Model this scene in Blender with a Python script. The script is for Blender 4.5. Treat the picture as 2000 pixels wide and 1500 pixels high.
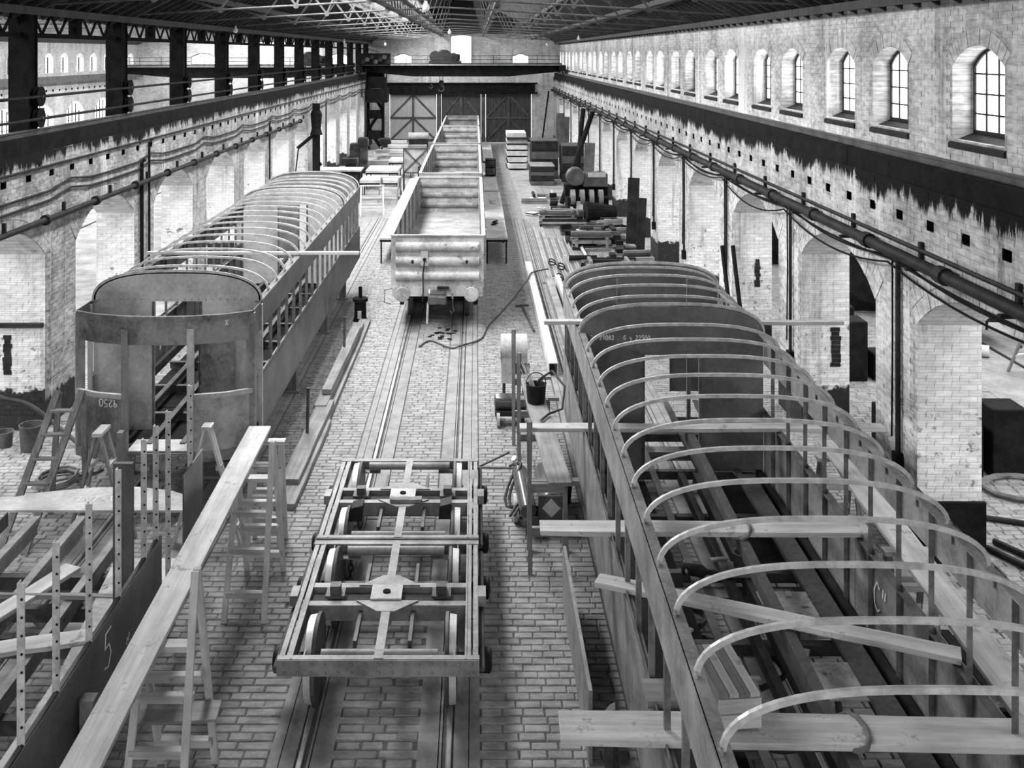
import bpy, math, random
from mathutils import Vector, Matrix
PI = math.pi
R = random.Random(11)
SC = bpy.context.scene
COL = SC.collection
for _o in list(bpy.data.objects): bpy.data.objects.remove(_o)

# ------------------------------------------------------------------ camera, world, exposure
HC = 7.1                                   # camera height, a photographer up on the crane gallery
cam = bpy.data.cameras.new('camera'); cam_o = bpy.data.objects.new('camera', cam); COL.objects.link(cam_o)
cam_o.location = (0, 0, HC); cam_o.rotation_euler = (PI/2, 0, 0)
cam.sensor_width = 36; cam.lens = 36.0; cam.shift_x = .036; cam.shift_y = -.323
cam.clip_end = 400; SC.camera = cam_o
W = bpy.data.worlds.new('overcast_sky'); SC.world = W; W.use_nodes = True
W.node_tree.nodes['Background'].inputs[0].default_value = (1, 1, 1, 1)
W.node_tree.nodes['Background'].inputs[1].default_value = 1.5
SC.view_settings.view_transform = 'Standard'; SC.view_settings.look = 'None'
SC.view_settings.gamma = 1; SC.view_settings.use_curve_mapping = False
SC.view_settings.exposure = 0.45
SKY_L, SKY_R, SKY_LEFT, SKY_RIGHT, SKY_WIN, SKY_BACK = 31.0, 4.0, 12.0, 7.0, 4.0, 11.0   # daylight through skylights and windows

# ------------------------------------------------------------------ materials (all greys: a monochrome photograph)
def nn(t, kind, **kw):
    n = t.nodes.new(kind)
    for k, v in kw.items():
        if k.startswith('i_'): n.inputs[k[2:].replace('_', ' ')].default_value = v
        else: setattr(n, k, v)
    return n
def base_mat(name):
    m = bpy.data.materials.new(name); m.use_nodes = True
    return m, m.node_tree, m.node_tree.nodes['Principled BSDF']
def ramp(t, src, stops):
    r = nn(t, 'ShaderNodeValToRGB'); e = r.color_ramp.elements
    while len(e) < len(stops): e.new(.5)
    for k, (p, c) in enumerate(stops): e[k].position = p; e[k].color = (c, c, c, 1)
    t.links.new(src, r.inputs[0]); return r.outputs[0]
def mixc(t, fac, a, b, mode='MIX'):
    n = nn(t, 'ShaderNodeMix', data_type='RGBA', blend_type=mode)
    for k, v in ((0, fac), (6, a), (7, b)):
        s = n.inputs[k]
        if isinstance(v, (int, float)): s.default_value = v if k == 0 else (v, v, v, 1)
        else: t.links.new(v, s)
    return n.outputs[2]
def mth(t, op, a, b=0.0, clamp=False):
    n = nn(t, 'ShaderNodeMath', operation=op, use_clamp=clamp)
    for k, v in enumerate((a, b)):
        if isinstance(v, (int, float)): n.inputs[k].default_value = v
        else: t.links.new(v, n.inputs[k])
    return n.outputs[0]
def noise(t, pos, scale, detail=4, rough=.6):
    mp = nn(t, 'ShaderNodeMapping'); mp.inputs['Scale'].default_value = scale if isinstance(scale, tuple) else (scale,)*3
    t.links.new(pos, mp.inputs[0])
    n = nn(t, 'ShaderNodeTexNoise'); n.inputs['Scale'].default_value = 1; n.inputs['Detail'].default_value = detail
    n.inputs['Roughness'].default_value = rough
    t.links.new(mp.outputs[0], n.inputs['Vector']); return n.outputs[0]
def bump(t, p, h, strength=.3, dist=.01):
    b = nn(t, 'ShaderNodeBump'); b.inputs['Strength'].default_value = strength; b.inputs['Distance'].default_value = dist
    t.links.new(h, b.inputs['Height']); t.links.new(b.outputs[0], p.inputs['Normal'])
def rnd(t): return nn(t, 'ShaderNodeObjectInfo').outputs['Random']
def mottled(name, lo, hi, rough=.75, metal=0., scale=3., stretch=(1, 1, 1), fine=18., spots=None, local=False):
    m, t, p = base_mat(name)
    pos = nn(t, 'ShaderNodeTexCoord').outputs['Object'] if local else nn(t, 'ShaderNodeNewGeometry').outputs['Position']
    a = noise(t, pos, tuple(scale*s for s in stretch)); b = noise(t, pos, tuple(fine*s for s in stretch), 3)
    f = mth(t, 'ADD', mth(t, 'MULTIPLY', a, .7), mth(t, 'MULTIPLY', b, .3))
    c = ramp(t, f, [(.39, lo), (.61, hi)])
    if spots:
        sp = noise(t, pos, spots[1], 5, .7)
        c = mixc(t, ramp(t, sp, [(spots[2], 0), (spots[2]+.06, 1)]), c, spots[0])
    t.links.new(c, p.inputs['Base Color'])
    p.inputs['Roughness'].default_value = rough; p.inputs['Metallic'].default_value = metal
    p.inputs['Specular IOR Level'].default_value = .12 if hi < .06 else .35
    bump(t, p, b, .25, .006)
    return m
def brick_wall(name, lo, hi, soot=None, texture=True, plinth=None, axis='y', streak=.5):
    """whitewashed brick: wear, white lime runs, soot that hangs down from the crane ledge, tarred plinth"""
    m, t, p = base_mat(name)
    pos = nn(t, 'ShaderNodeNewGeometry').outputs['Position']
    sx = nn(t, 'ShaderNodeSeparateXYZ'); t.links.new(pos, sx.inputs[0]); z = sx.outputs[2]
    a = noise(t, pos, .8); b = noise(t, pos, (4.5, 4.5, 13), 3)
    f = mth(t, 'ADD', mth(t, 'MULTIPLY', a, .5), mth(t, 'MULTIPLY', b, .5))
    c = ramp(t, f, [(.4, lo), (.6, hi)])
    if texture:
        cb = nn(t, 'ShaderNodeCombineXYZ')
        t.links.new(sx.outputs[1 if axis == 'y' else 0], cb.inputs[0]); t.links.new(z, cb.inputs[1])
        bt = nn(t, 'ShaderNodeTexBrick'); bt.inputs['Scale'].default_value = 1; bt.inputs['Mortar Size'].default_value = .006
        bt.inputs['Brick Width'].default_value = .233; bt.inputs['Row Height'].default_value = .083
        bt.inputs['Color1'].default_value = (1, 1, 1, 1); bt.inputs['Color2'].default_value = (.78, .78, .78, 1)
        bt.inputs['Mortar'].default_value = (.55, .55, .55, 1)
        t.links.new(cb.outputs[0], bt.inputs['Vector']); c = mixc(t, .8, c, bt.outputs[0], 'MULTIPLY')
    st = noise(t, pos, (1.3, 1.3, .06), 5, .75)
    c = mixc(t, mth(t, 'MULTIPLY', ramp(t, st, [(.56, 0), (.66, 1)]), streak), c, .82)
    dk = noise(t, pos, (2.2, 2.2, .25), 4, .7)
    c = mixc(t, mth(t, 'MULTIPLY', ramp(t, dk, [(.56, 0), (.7, 1)]), .6), c, .09)
    if soot:
        z0, z1 = soot
        e = mth(t, 'ADD', mth(t, 'MULTIPLY', noise(t, pos, (3.5, 3.5, .25), 5, .8), 1.0), mth(t, 'MULTIPLY', noise(t, pos, (.5, .5, .1), 2), .5))
        k = mth(t, 'ADD', mth(t, 'DIVIDE', mth(t, 'SUBTRACT', z, z0), z1-z0), mth(t, 'MULTIPLY', mth(t, 'SUBTRACT', e, .75), 2.0))
        up = mth(t, 'LESS_THAN', z, z1+.35)
        c = mixc(t, mth(t, 'MULTIPLY', ramp(t, k, [(.45, 0), (.62, 1)]), up), c, .012)
    if plinth:
        k = mth(t, 'ADD', mth(t, 'SUBTRACT', plinth, z), mth(t, 'MULTIPLY', mth(t, 'SUBTRACT', noise(t, pos, 5.), .5), .5))
        c = mixc(t, ramp(t, k, [(.0, 0), (.06, 1)]), c, .03)
        k2 = mth(t, 'MULTIPLY', mth(t, 'LESS_THAN', z, plinth+1.3), ramp(t, noise(t, pos, 7., 6, .75), [(.57, 0), (.62, 1)]))
        c = mixc(t, mth(t, 'MULTIPLY', k2, .8), c, .08)
    t.links.new(c, p.inputs['Base Color']); p.inputs['Roughness'].default_value = .9
    p.inputs['Specular IOR Level'].default_value = .1
    bump(t, p, b, .35, .01)
    return m
def wood(name, lo, hi, axis=1, rough=.8, stains=.0):
    m, t, p = base_mat(name)
    pos = nn(t, 'ShaderNodeTexCoord').outputs['Object']
    s = [14, 14, 14]; s[axis] = .9
    a = noise(t, pos, tuple(s), 5, .65); b = noise(t, pos, 2.5, 3)
    c = ramp(t, mth(t, 'ADD', mth(t, 'MULTIPLY', a, .65), mth(t, 'MULTIPLY', b, .35)), [(.39, lo), (.62, hi)])
    if stains: c = mixc(t, mth(t, 'MULTIPLY', ramp(t, noise(t, pos, 5., 5, .7), [(.58, 0), (.68, 1)]), stains), c, lo*.4)
    t.links.new(c, p.inputs['Base Color']); p.inputs['Roughness'].default_value = rough
    bump(t, p, a, .3, .004)
    return m
def lit(name, s, col=1.0):
    m, t, p = base_mat(name)
    p.inputs['Base Color'].default_value = (.8, .8, .8, 1)
    p.inputs['Emission Color'].default_value = (col, col, col, 1); p.inputs['Emission Strength'].default_value = s
    return m
M = dict(
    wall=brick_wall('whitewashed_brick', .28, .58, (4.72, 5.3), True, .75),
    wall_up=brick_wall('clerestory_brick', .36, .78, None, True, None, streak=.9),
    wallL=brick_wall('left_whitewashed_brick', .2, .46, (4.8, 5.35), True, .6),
    brick=brick_wall('laid_whitewashed_brick', .3, .62, (4.72, 5.3), False, .75),
    brick_up=brick_wall('laid_clerestory_brick', .42, .82, None, False, None, streak=.9),
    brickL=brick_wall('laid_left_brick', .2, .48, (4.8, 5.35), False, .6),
    jamb=brick_wall('lit_jamb_brick', .66, .86, None, True, .8, axis='x', streak=.2),  # reveals paler than the wall faces, their stronger light put into the colour
    wallX=brick_wall('end_wall_brick', .42, .72, None, True, None, axis='x', streak=.3),
    wallO=brick_wall('outer_wall_brick', .35, .55, None, True, None, streak=.3),
    slab=mottled('floor_bed', .07, .12, .95), sett=mottled('worn_wood_block', .16, .31, .8, 0, 3.2, (1, 1.9, 1), 16),
    floor=mottled('floor_far', .16, .3, .9, 0, 1.2, (1, 1, 1), 9),
    strip=mottled('rail_plate_steel', .17, .27, .8, .0), rail=mottled('polished_rail', .2, .36, .4, .3),
    black=mottled('soot_and_shade_black', .005, .014, .9), dark=mottled('dark_iron', .014, .035, .6, .1), iron=mottled('grey_iron', .05, .11, .55, .2),
    primer=mottled('grey_primer', .16, .3, .55, .1, 2.5, spots=(.04, 3., .66)),
    bogie=mottled('bogie_grey_paint', .15, .3, .5, .1, 2.5, spots=(.07, 4., .68)),
    plate=mottled('mill_scale_plate', .06, .13, .42, .25, 1.6, (1, 1, 1), 25., spots=(.2, 2.2, .66)),
    plate2=mottled('rust_bloomed_plate', .1, .3, .6, .1, 1.7, spots=(.06, 2.2, .62)),
    bulk=mottled('dark_bulkhead_plate', .11, .19, .5, .1, 1.6, spots=(.05, 2., .68)),
    pale=mottled('pale_primed_plate', .34, .6, .6, 0., 1.6, spots=(.2, 2.2, .68)),
    flake=mottled('flaking_paint_plate', .13, .3, .6, .05, 2., (1, 1, 1), 22., spots=(.75, 6., .69)),
    hoop=mottled('hoop_steel', .38, .62, .4, .2, 8.), angle=mottled('angle_iron', .09, .2, .5, .2, 5.),
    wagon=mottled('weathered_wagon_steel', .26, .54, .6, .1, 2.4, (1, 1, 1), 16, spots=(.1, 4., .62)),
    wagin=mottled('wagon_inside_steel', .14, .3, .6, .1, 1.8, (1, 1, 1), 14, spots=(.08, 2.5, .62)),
    tyre=mottled('bright_wheel_tread', .5, .72, .4, .2, 4.),
    plank=wood('pale_plank', .38, .62, 1, .8, .7), plankx=wood('pale_plank_across', .36, .6, 0, .8, .7), plankz=wood('pale_post_wood', .45, .65, 2),
    wood=wood('weathered_wood', .14, .28, 1), woodx=wood('weathered_wood_across', .14, .28, 0), woodz=wood('weathered_post', .12, .26, 2),
    dwood=wood('dark_wood', .03, .07, 2), door=wood('grey_door_boards', .38, .5, 2), bench=mottled('pale_bench_top', .34, .55, .8),
    sheet=mottled('white_sheet_stack', .42, .62, .7), roof=wood('roof_boarding', .015, .05, 1), tie=mottled('painted_tie_rod', .05, .1, .8),
    chalk=mottled('chalk', .75, .9, 1.), rope=mottled('hemp_rope', .1, .2, 1.), hose=mottled('rubber_hose', .03, .06, .7),
    brass=mottled('dull_cylinder_paint', .06, .12, .25, .3), bulb=mottled('white_glass_bulb', .8, .9, .3),
    skyL=lit('skylight_glass', SKY_L), skyR=lit('grimy_skylight_glass', SKY_R), skyB=lit('added_rear_skylight_glass', SKY_BACK), skyS=lit('left_bay_skylight_glass', SKY_LEFT), skyT=lit('right_bay_skylight_glass', SKY_RIGHT), win=lit('bright_window_glass', SKY_WIN),
)

# ------------------------------------------------------------------ mesh builder
def V(*a): return Vector(a[0] if len(a) == 1 else a)
class MB:
    def __init__(s): s.v = []; s.f = []
    def add(s, vs, fs):
        n = len(s.v); s.v += [tuple(v) for v in vs]; s.f += [tuple(i+n for i in f) for f in fs]; return s
    def quad(s, a, b, c, d): return s.add((a, b, c, d), ((0, 1, 2, 3),))
    def box(s, x0, x1, y0, y1, z0, z1):
        return s.add([(x, y, z) for z in (z0, z1) for y in (y0, y1) for x in (x0, x1)],
                     ((0, 2, 3, 1), (4, 5, 7, 6), (0, 1, 5, 4), (2, 6, 7, 3), (0, 4, 6, 2), (1, 3, 7, 5)))
    def bar(s, p, q, w, h, up=(0, 0, 1)):
        p, q = V(p), V(q); d = (q-p).normalized(); u = V(up)
        if abs(d.dot(u)) > .98: u = V(0, 1, 0)
        a = d.cross(u).normalized(); b = a.cross(d)
        pr = [(-w/2, -h/2), (w/2, -h/2), (w/2, h/2), (-w/2, h/2)]
        vs = [e + a*x + b*y for e in (p, q) for x, y in pr]
        return s.add(vs, ((3, 2, 1, 0), (4, 5, 6, 7), (0, 1, 5, 4), (1, 2, 6, 5), (2, 3, 7, 6), (3, 0, 4, 7)))
    def angle(s, p, q, w, th=.012, sx=1, sy=1, a=(1, 0, 0), b=(0, 1, 0)):
        """L-section along p-q with legs along a and b"""
        p, q, a, b = V(p), V(q), V(a)*sx, V(b)*sy
        pr = [a*0+b*0, a*w, a*w+b*th, a*th+b*th, a*th+b*w, b*w]
        vs = [e+o for e in (p, q) for o in pr]; n = 6
        fs = [tuple(range(n))[::-1], tuple(range(n, 2*n))]+[(i, (i+1) % n, n+(i+1) % n, n+i) for i in range(n)]
        return s.add(vs, fs)
    def sweep(s, pts, prof, up=(0, 0, 1), cap=True):
        pts = [V(p) for p in pts]; n = len(prof); vs = []
        for i, p in enumerate(pts):
            d = (pts[min(i+1, len(pts)-1)]-pts[max(i-1, 0)]).normalized(); u = V(up)
            if abs(d.dot(u)) > .95: u = V(0, 1, 0) if abs(d.y) < .9 else V(1, 0, 0)
            a = d.cross(u).normalized(); b = a.cross(d)
            vs += [p + a*x + b*y for x, y in prof]
        fs = [(i*n+j, i*n+(j+1) % n, (i+1)*n+(j+1) % n, (i+1)*n+j) for i in range(len(pts)-1) for j in range(n)]
        if cap: fs += [tuple(range(n))[::-1], tuple(range((len(pts)-1)*n, len(pts)*n))]
        return s.add(vs, fs)
    def tube(s, pts, r, n=8): return s.sweep(pts, [(r*math.cos(2*PI*k/n), r*math.sin(2*PI*k/n)) for k in range(n)])
    def lathe(s, prof, o, ax, n=24, cap=True):
        """prof: (distance along axis, radius)"""
        o, ax = V(o), V(ax).normalized(); u = V(0, 0, 1) if abs(ax.z) < .9 else V(1, 0, 0)
        a = ax.cross(u).normalized(); b = ax.cross(a); vs = []
        for t, r in prof: vs += [o + ax*t + (a*math.cos(2*PI*k/n) + b*math.sin(2*PI*k/n))*r for k in range(n)]
        fs = [(i*n+j, i*n+(j+1) % n, (i+1)*n+(j+1) % n, (i+1)*n+j) for i in range(len(prof)-1) for j in range(n)]
        if cap: fs += [tuple(range(n))[::-1], tuple(range((len(prof)-1)*n, len(prof)*n))]
        return s.add(vs, fs)
    def prism(s, poly, ax, a, b):
        k = 'xyz'.index(ax)
        def P(u, v, w):
            r = [u, v]; r.insert(k, w); return r
        n = len(poly); vs = [P(u, v, a) for u, v in poly]+[P(u, v, b) for u, v in poly]
        return s.add(vs, [tuple(range(n))[::-1], tuple(range(n, 2*n))]+[(i, (i+1) % n, n+(i+1) % n, n+i) for i in range(n)])
    def frame(s, x0, x1, z0, z1, hx0, hx1, hz0, hz1, y0, y1):
        """plate in xz with a rectangular hole, thickness y0..y1"""
        for a in ((x0, hx0, z0, z1), (hx1, x1, z0, z1), (hx0, hx1, z0, hz0), (hx0, hx1, hz1, z1)):
            if a[1]-a[0] > 1e-4 and a[3]-a[2] > 1e-4: s.box(a[0], a[1], y0, y1, a[2], a[3])
        return s
    def mesh(s, name, mat, smooth=False):
        me = bpy.data.meshes.new(name); me.from_pydata(s.v, [], s.f)
        for mm in (mat if isinstance(mat, (list, tuple)) else [mat]): me.materials.append(mm)
        if smooth:
            me.polygons.foreach_set('use_smooth', [True]*len(me.polygons)); me.set_sharp_from_angle(angle=math.radians(40))
        return me
    def build(s, name, mat, parent=None, smooth=False, bevel=0, world=False, **tags):
        if not s.v: return None
        off = None
        if parent is None:
            xs, ys, zs = zip(*s.v); off = V((min(xs)+max(xs))/2, (min(ys)+max(ys))/2, min(zs))
        elif world:
            off = parent.location.copy(); r = parent
            while r.parent: r = r.parent; off += r.location
        if off is not None: s.v = [(a-off.x, b-off.y, c-off.z) for a, b, c in s.v]
        o = bpy.data.objects.new(name, s.mesh(name, mat, smooth)); COL.objects.link(o)
        if parent is None: o.location = off
        else: o.parent = parent
        if bevel:
            bm = o.modifiers.new('bevel', 'BEVEL'); bm.width = bevel; bm.segments = 2; bm.limit_method = 'ANGLE'
        if name in ('rivet_row', 'buffer_bolts', 'headstock_bolts', 'bolt_holes'): o['kind'] = 'stuff'
        for k, v in tags.items(): o[k] = v
        return o
def thing(name, label, cat, loc=(0, 0, 0), rz=0, group=None):
    o = bpy.data.objects.new(name, None); COL.objects.link(o); o.location = loc; o.rotation_euler = (0, 0, rz)
    o['label'] = label; o['category'] = cat
    if group: o['group'] = group
    return o
def solo(mb, name, mat, label, cat, group=None, **kw):
    o = mb.build(name, mat, None, **kw); o['label'] = label; o['category'] = cat
    if group: o['group'] = group
    return o
def struct(mb, name, mat, **kw): return mb.build(name, mat, None, kind='structure', **kw)
def dup(o, parent=None, loc=None, rz=None, label=None, group=None):
    c = o.copy(); COL.objects.link(c); c.parent = parent
    if loc is not None: c.location = loc
    if rz is not None: c.rotation_euler = (0, 0, rz)
    if label: c['label'] = label
    if group: c['group'] = group
    for ch in list(o.children): dup(ch, c)
    return c
# chalk strokes, one mesh per inscription
GL = {'0': [[(0, .2), (.1, 0), (.4, 0), (.5, .3), (.45, .8), (.3, 1), (.1, .9), (0, .5), (0, .2)]], '1': [[(.2, .8), (.3, 1), (.3, 0)]],
      '2': [[(0, .8), (.2, 1), (.45, .9), (.45, .6), (0, 0), (.5, .05)]], '5': [[(.5, 1), (.1, 1), (.05, .6), (.35, .6), (.5, .3), (.3, 0), (0, .1)]],
      '6': [[(.45, 1), (.1, .6), (0, .2), (.2, 0), (.45, .1), (.45, .35), (.2, .5), (.02, .3)]], '8': [[(.25, .5), (.05, .75), (.25, 1), (.45, .75), (.25, .5), (.0, .25), (.25, 0), (.5, .25), (.25, .5)]],
      '9': [[(.45, .7), (.2, .5), (0, .7), (.2, 1), (.45, .9), (.4, 0)]], '7': [[(0, 1), (.5, 1), (.2, 0)]], 'V': [[(0, 1), (.25, 0), (.5, 1)]],
      'X': [[(0, 1), (.5, 0)], [(0, 0), (.5, 1)]], 'Y': [[(0, 1), (.25, .5), (.5, 1)], [(.25, .5), (.2, 0)]], '-': [[(.05, .5), (.4, .5)]],
      'N': [[(0, 0), (0, 1), (.45, 0), (.45, 1)]], 'T': [[(0, 1), (.5, 1)], [(.25, 1), (.25, 0)]], 'G': [[(.5, .85), (.25, 1), (0, .6), (.05, .15), (.3, 0), (.5, .3), (.3, .4)]],
      'C': [[(.5, .85), (.25, 1), (0, .6), (.05, .15), (.3, 0), (.5, .15)]], '"': [[(.1, 1), (.05, .7)], [(.3, 1), (.25, .7)]], '.': [[(.1, .0), (.15, .06)]],
      '/': [[(0, 0), (.4, 1)]], 'y': [[(0, .6), (.2, .2), (.4, .6)], [(.4, .6), (.2, -.4), (0, -.3)]], '?': [[(0, .1), (.1, .5), (.3, .2), (.5, .6)]], ' ': []}
def chalk(text, o, u, v, size, parent, r=.008):
    o, u, v = V(o), V(u).normalized(), V(v).normalized(); mb = MB(); n = u.cross(v)
    for i, ch in enumerate(text):
        for st in GL[ch]:
            mb.sweep([o + u*(i*.72+x)*size + v*y*size for x, y in st], [(-r, -.002), (r, -.002), (r, .002), (-r, .002)], up=n)
    return mb.build('chalk_mark', M['chalk'], parent, kind='stuff')
def planks(name, p, q, w, h, mat, label, cat='plank', group=None, bevel=.006, rz=None):
    """one plank from p to q (centre line of its underside), modelled along its own axis"""
    p, q = V(p), V(q); d = q-p; L = d.length
    mb = MB(); n = 6; prof = []
    jag = [R.uniform(-.012, .012) for _ in range(4*n)]
    for k in range(n+1):
        x = -L/2+L*k/n; a = w/2+R.uniform(-.007, .007); b = R.uniform(-.006, .006)
        mb.v += [(x, -a, b), (x, a, b), (x, a, h+b), (x, -a, h+b)]
    for k in range(n):
        i = 4*k; mb.f += [(i, i+1, i+5, i+4), (i+1, i+2, i+6, i+5), (i+2, i+3, i+7, i+6), (i+3, i, i+4, i+7)]
    mb.f += [(3, 2, 1, 0), (4*n, 4*n+1, 4*n+2, 4*n+3)]
    o = bpy.data.objects.new(name, mb.mesh(name, mat)); COL.objects.link(o)
    o.location = (p+q)/2; o.rotation_euler = (0, -math.asin(d.z/L), math.atan2(d.y, d.x))
    o['label'] = label; o['category'] = cat
    if group: o['group'] = group
    if bevel:
        bm = o.modifiers.new('bevel', 'BEVEL'); bm.width = bevel; bm.segments = 2
    return o
# ------------------------------------------------------------------ the building
XL, XR, XU, YF, Y0 = -8.1, 6.15, 6.59, 80.5, -30.0      # the hall runs on behind the camera
RIDGE_X, RIDGE_Z, EAVE_Z, PITCH = -.955, 11.8, 7.86, .52
BAY, FAR0 = 5.04, 14.25                       # far jambs stand at FAR0 + k*BAY
def arch_z(op, s):
    a, b, zb, zs, rise = op
    if rise <= 0: return zs
    w = (b-a)/2; r = (w*w+rise*rise)/(2*rise); d = s-(a+b)/2
    return zs+math.sqrt(max(r*r-d*d, 0))-(r-rise)
class Wall:
    """wall in the plane x=face (axis y) or y=face (axis x); sign: the way its thickness goes"""
    def __init__(s, axis, face, sign, th): s.ax, s.face, s.sg, s.th = axis, face, sign, th
    def P(s, a, z, d): return (s.face+s.sg*d, a, z) if s.ax == 'y' else (a, s.face+s.sg*d, z)
    def make(s, name, mat, s0, s1, z0, z1, ops=(), holes=(), hz=(4.69, 4.83), jamb=None, back=True, jname='arch_reveal'):
        mb = MB(); hl = MB(); bp = {s0, s1}; P = s.P; hset = []
        for op in ops:
            n = 12 if op[4] > 0 else 1
            for k in range(n+1): bp.add(round(op[0]+(op[1]-op[0])*k/n, 4))
        for h in holes: bp.add(round(h-.11, 4)); bp.add(round(h+.11, 4)); hset.append(h)
        bp = sorted(x for x in bp if s0 <= x <= s1)
        for a, b in zip(bp, bp[1:]):
            if b-a < 1e-4: continue
            m = (a+b)/2; cur = (z0, z0); spans = []
            for op in sorted((o for o in ops if o[0] < m < o[1]), key=lambda o: o[2]):
                if op[2] > cur[0]+1e-4: spans.append((cur, (op[2], op[2])))
                cur = (arch_z(op, a), arch_z(op, b))
            spans.append((cur, (z1, z1)))
            hole = any(abs(m-h) < .11 for h in hset)
            for lo, hi in spans:
                mb.quad(P(a, lo[0], s.th), P(b, lo[1], s.th), P(b, hi[1], s.th), P(a, hi[0], s.th))
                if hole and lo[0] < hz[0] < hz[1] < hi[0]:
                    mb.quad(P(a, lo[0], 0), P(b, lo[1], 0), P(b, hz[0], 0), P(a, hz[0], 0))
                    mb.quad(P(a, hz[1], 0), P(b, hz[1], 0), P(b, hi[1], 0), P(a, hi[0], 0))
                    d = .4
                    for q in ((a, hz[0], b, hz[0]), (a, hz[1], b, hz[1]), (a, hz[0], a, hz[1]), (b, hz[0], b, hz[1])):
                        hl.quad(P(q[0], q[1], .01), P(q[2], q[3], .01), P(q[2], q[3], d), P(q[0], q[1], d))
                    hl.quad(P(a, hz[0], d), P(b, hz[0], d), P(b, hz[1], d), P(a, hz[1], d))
                else: mb.quad(P(a, lo[0], 0), P(b, lo[1], 0), P(b, hi[1], 0), P(a, hi[0], 0))
            mb.quad(P(a, z1, 0), P(b, z1, 0), P(b, z1, s.th), P(a, z1, s.th))
        for e in (s0, s1): mb.quad(P(e, z0, 0), P(e, z1, 0), P(e, z1, s.th), P(e, z0, s.th))
        o = struct(mb, name, mat); s.obj = o; s.ops = ops
        if hl.v: hl.build('putlog_hole_lining', M['black'], o, world=True)  # linings coloured black to stand in for the unlit depth
        for op in ops:
            rv = MB(); a, b, zb = op[:3]
            for e in (a, b): rv.quad(P(e, zb, 0), P(e, op[3], 0), P(e, op[3], s.th), P(e, zb, s.th))
            if zb > z0+1e-4: rv.quad(P(a, zb, 0), P(b, zb, 0), P(b, zb, s.th), P(a, zb, s.th))
            n = 12
            for k in range(n):
                p, q = a+(b-a)*k/n, a+(b-a)*(k+1)/n
                rv.quad(P(p, arch_z(op, p), 0), P(q, arch_z(op, q), 0), P(q, arch_z(op, q), s.th), P(p, arch_z(op, p), s.th))
            rv.build(jname, jamb or mat, o, world=True)
        return o
def lay_bricks(w, parent, mat, s0, s1, z0, z1, ring=2, holes=(), limit=300, order=None, skip=None, jambs=()):
    """bricks a few millimetres proud of a wall face: the largest in view as parts, the rest joined"""
    BL, BH, J = .225, .075, .008; cells = []; rings = []
    for op in w.ops:
        a, b, zb, zs, rise = op; hw = (b-a)/2; r = (hw*hw+rise*rise)/(2*rise); cs, cz = (a+b)/2, zs-(r-rise); th = math.asin(min(1, hw/r))
        rings.append((op, cs, cz, r, th))
        if b < s0 or a > s1: continue
        for k in range(ring):
            n = int(2*th*(r+.11+.235*k)/.083)
            for i in range(n):
                t = -th+2*th*(i+.5)/n
                cells.append(('v', cs, cz, r+.004+k*.235, t, th/n*.92))
    row = 0; z = z0
    while z+BH < z1:
        off = (row % 2)*.1165; a = s0-off
        while a < s1:
            c, cz = a+BL/2, z+BH/2; ok = s0 <= a and a+BL <= s1
            for op, cs, ccz, r, th in rings:
                if op[0]-.02 < c+BL/2 and c-BL/2 < op[1]+.02 and op[2]-.04 < cz < op[3]+.05: ok = False; break
                d = math.hypot(c-cs, cz-ccz); t = math.atan2(c-cs, cz-ccz)
                if abs(t) < th*1.06 and r*.2 < d < r+.235*ring+.05 and cz > op[2]: ok = False; break
            if ok and any(abs(c-h) < .2 and 4.64 < cz < 4.88 for h in holes): ok = False
            if ok and skip and skip(c, cz): ok = False
            if ok: cells.append(('b', a, z, R.uniform(.004, .012)))
            a += BL+J
        z += BH+J; row += 1
    P = w.P
    plain = sorted((c for c in cells if c[0] == 'b'), key=lambda c: order(c[1], c[2]))
    me = MB()
    if w.ax == 'y': me.box(-.012, .012, -BL/2, BL/2, -BH/2, BH/2)
    else: me.box(-BL/2, BL/2, -.012, .012, -BH/2, BH/2)
    me = me.mesh('brick', mat); pl = parent.location
    for c in plain[:limit]:
        o = bpy.data.objects.new('brick', me); COL.objects.link(o); o.parent = parent
        o.location = V(P(c[1]+BL/2, c[2]+BH/2, .012-c[3]))-pl
    mb = MB()
    for c in plain[limit:]:
        a, b, z, d = c[1], c[1]+BL, c[2], -c[3]
        v = [P(a, z, 0), P(b, z, 0), P(b, z+BH, 0), P(a, z+BH, 0), P(a+.004, z+.004, d), P(b-.004, z+.004, d), P(b-.004, z+BH-.004, d), P(a+.004, z+BH-.004, d)]
        mb.add(v, ((4, 5, 6, 7), (0, 1, 5, 4), (1, 2, 6, 5), (2, 3, 7, 6), (3, 0, 4, 7)))
    for c in cells:
        if c[0] != 'v': continue
        _, cs, cz, r, t, h = c; d = -R.uniform(.006, .016)
        q = [(cs+rr*math.sin(tt), cz+rr*math.cos(tt)) for rr, tt in ((r, t-h), (r, t+h), (r+.222, t+h), (r+.222, t-h))]
        mb.add([P(x, y, 0) for x, y in q]+[P(x, y, d) for x, y in q], ((4, 5, 6, 7), (0, 1, 5, 4), (1, 2, 6, 5), (2, 3, 7, 6), (3, 0, 4, 7)))
    if mb.v: mb.build('brick_courses', mat, parent, world=True, kind='stuff')
def arcade_ops(k0, k1, zs=3.32, rise=.66): return [(FAR0+k*BAY-3.57, FAR0+k*BAY, 0, zs, rise) for k in range(k0, k1+1)]

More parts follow.
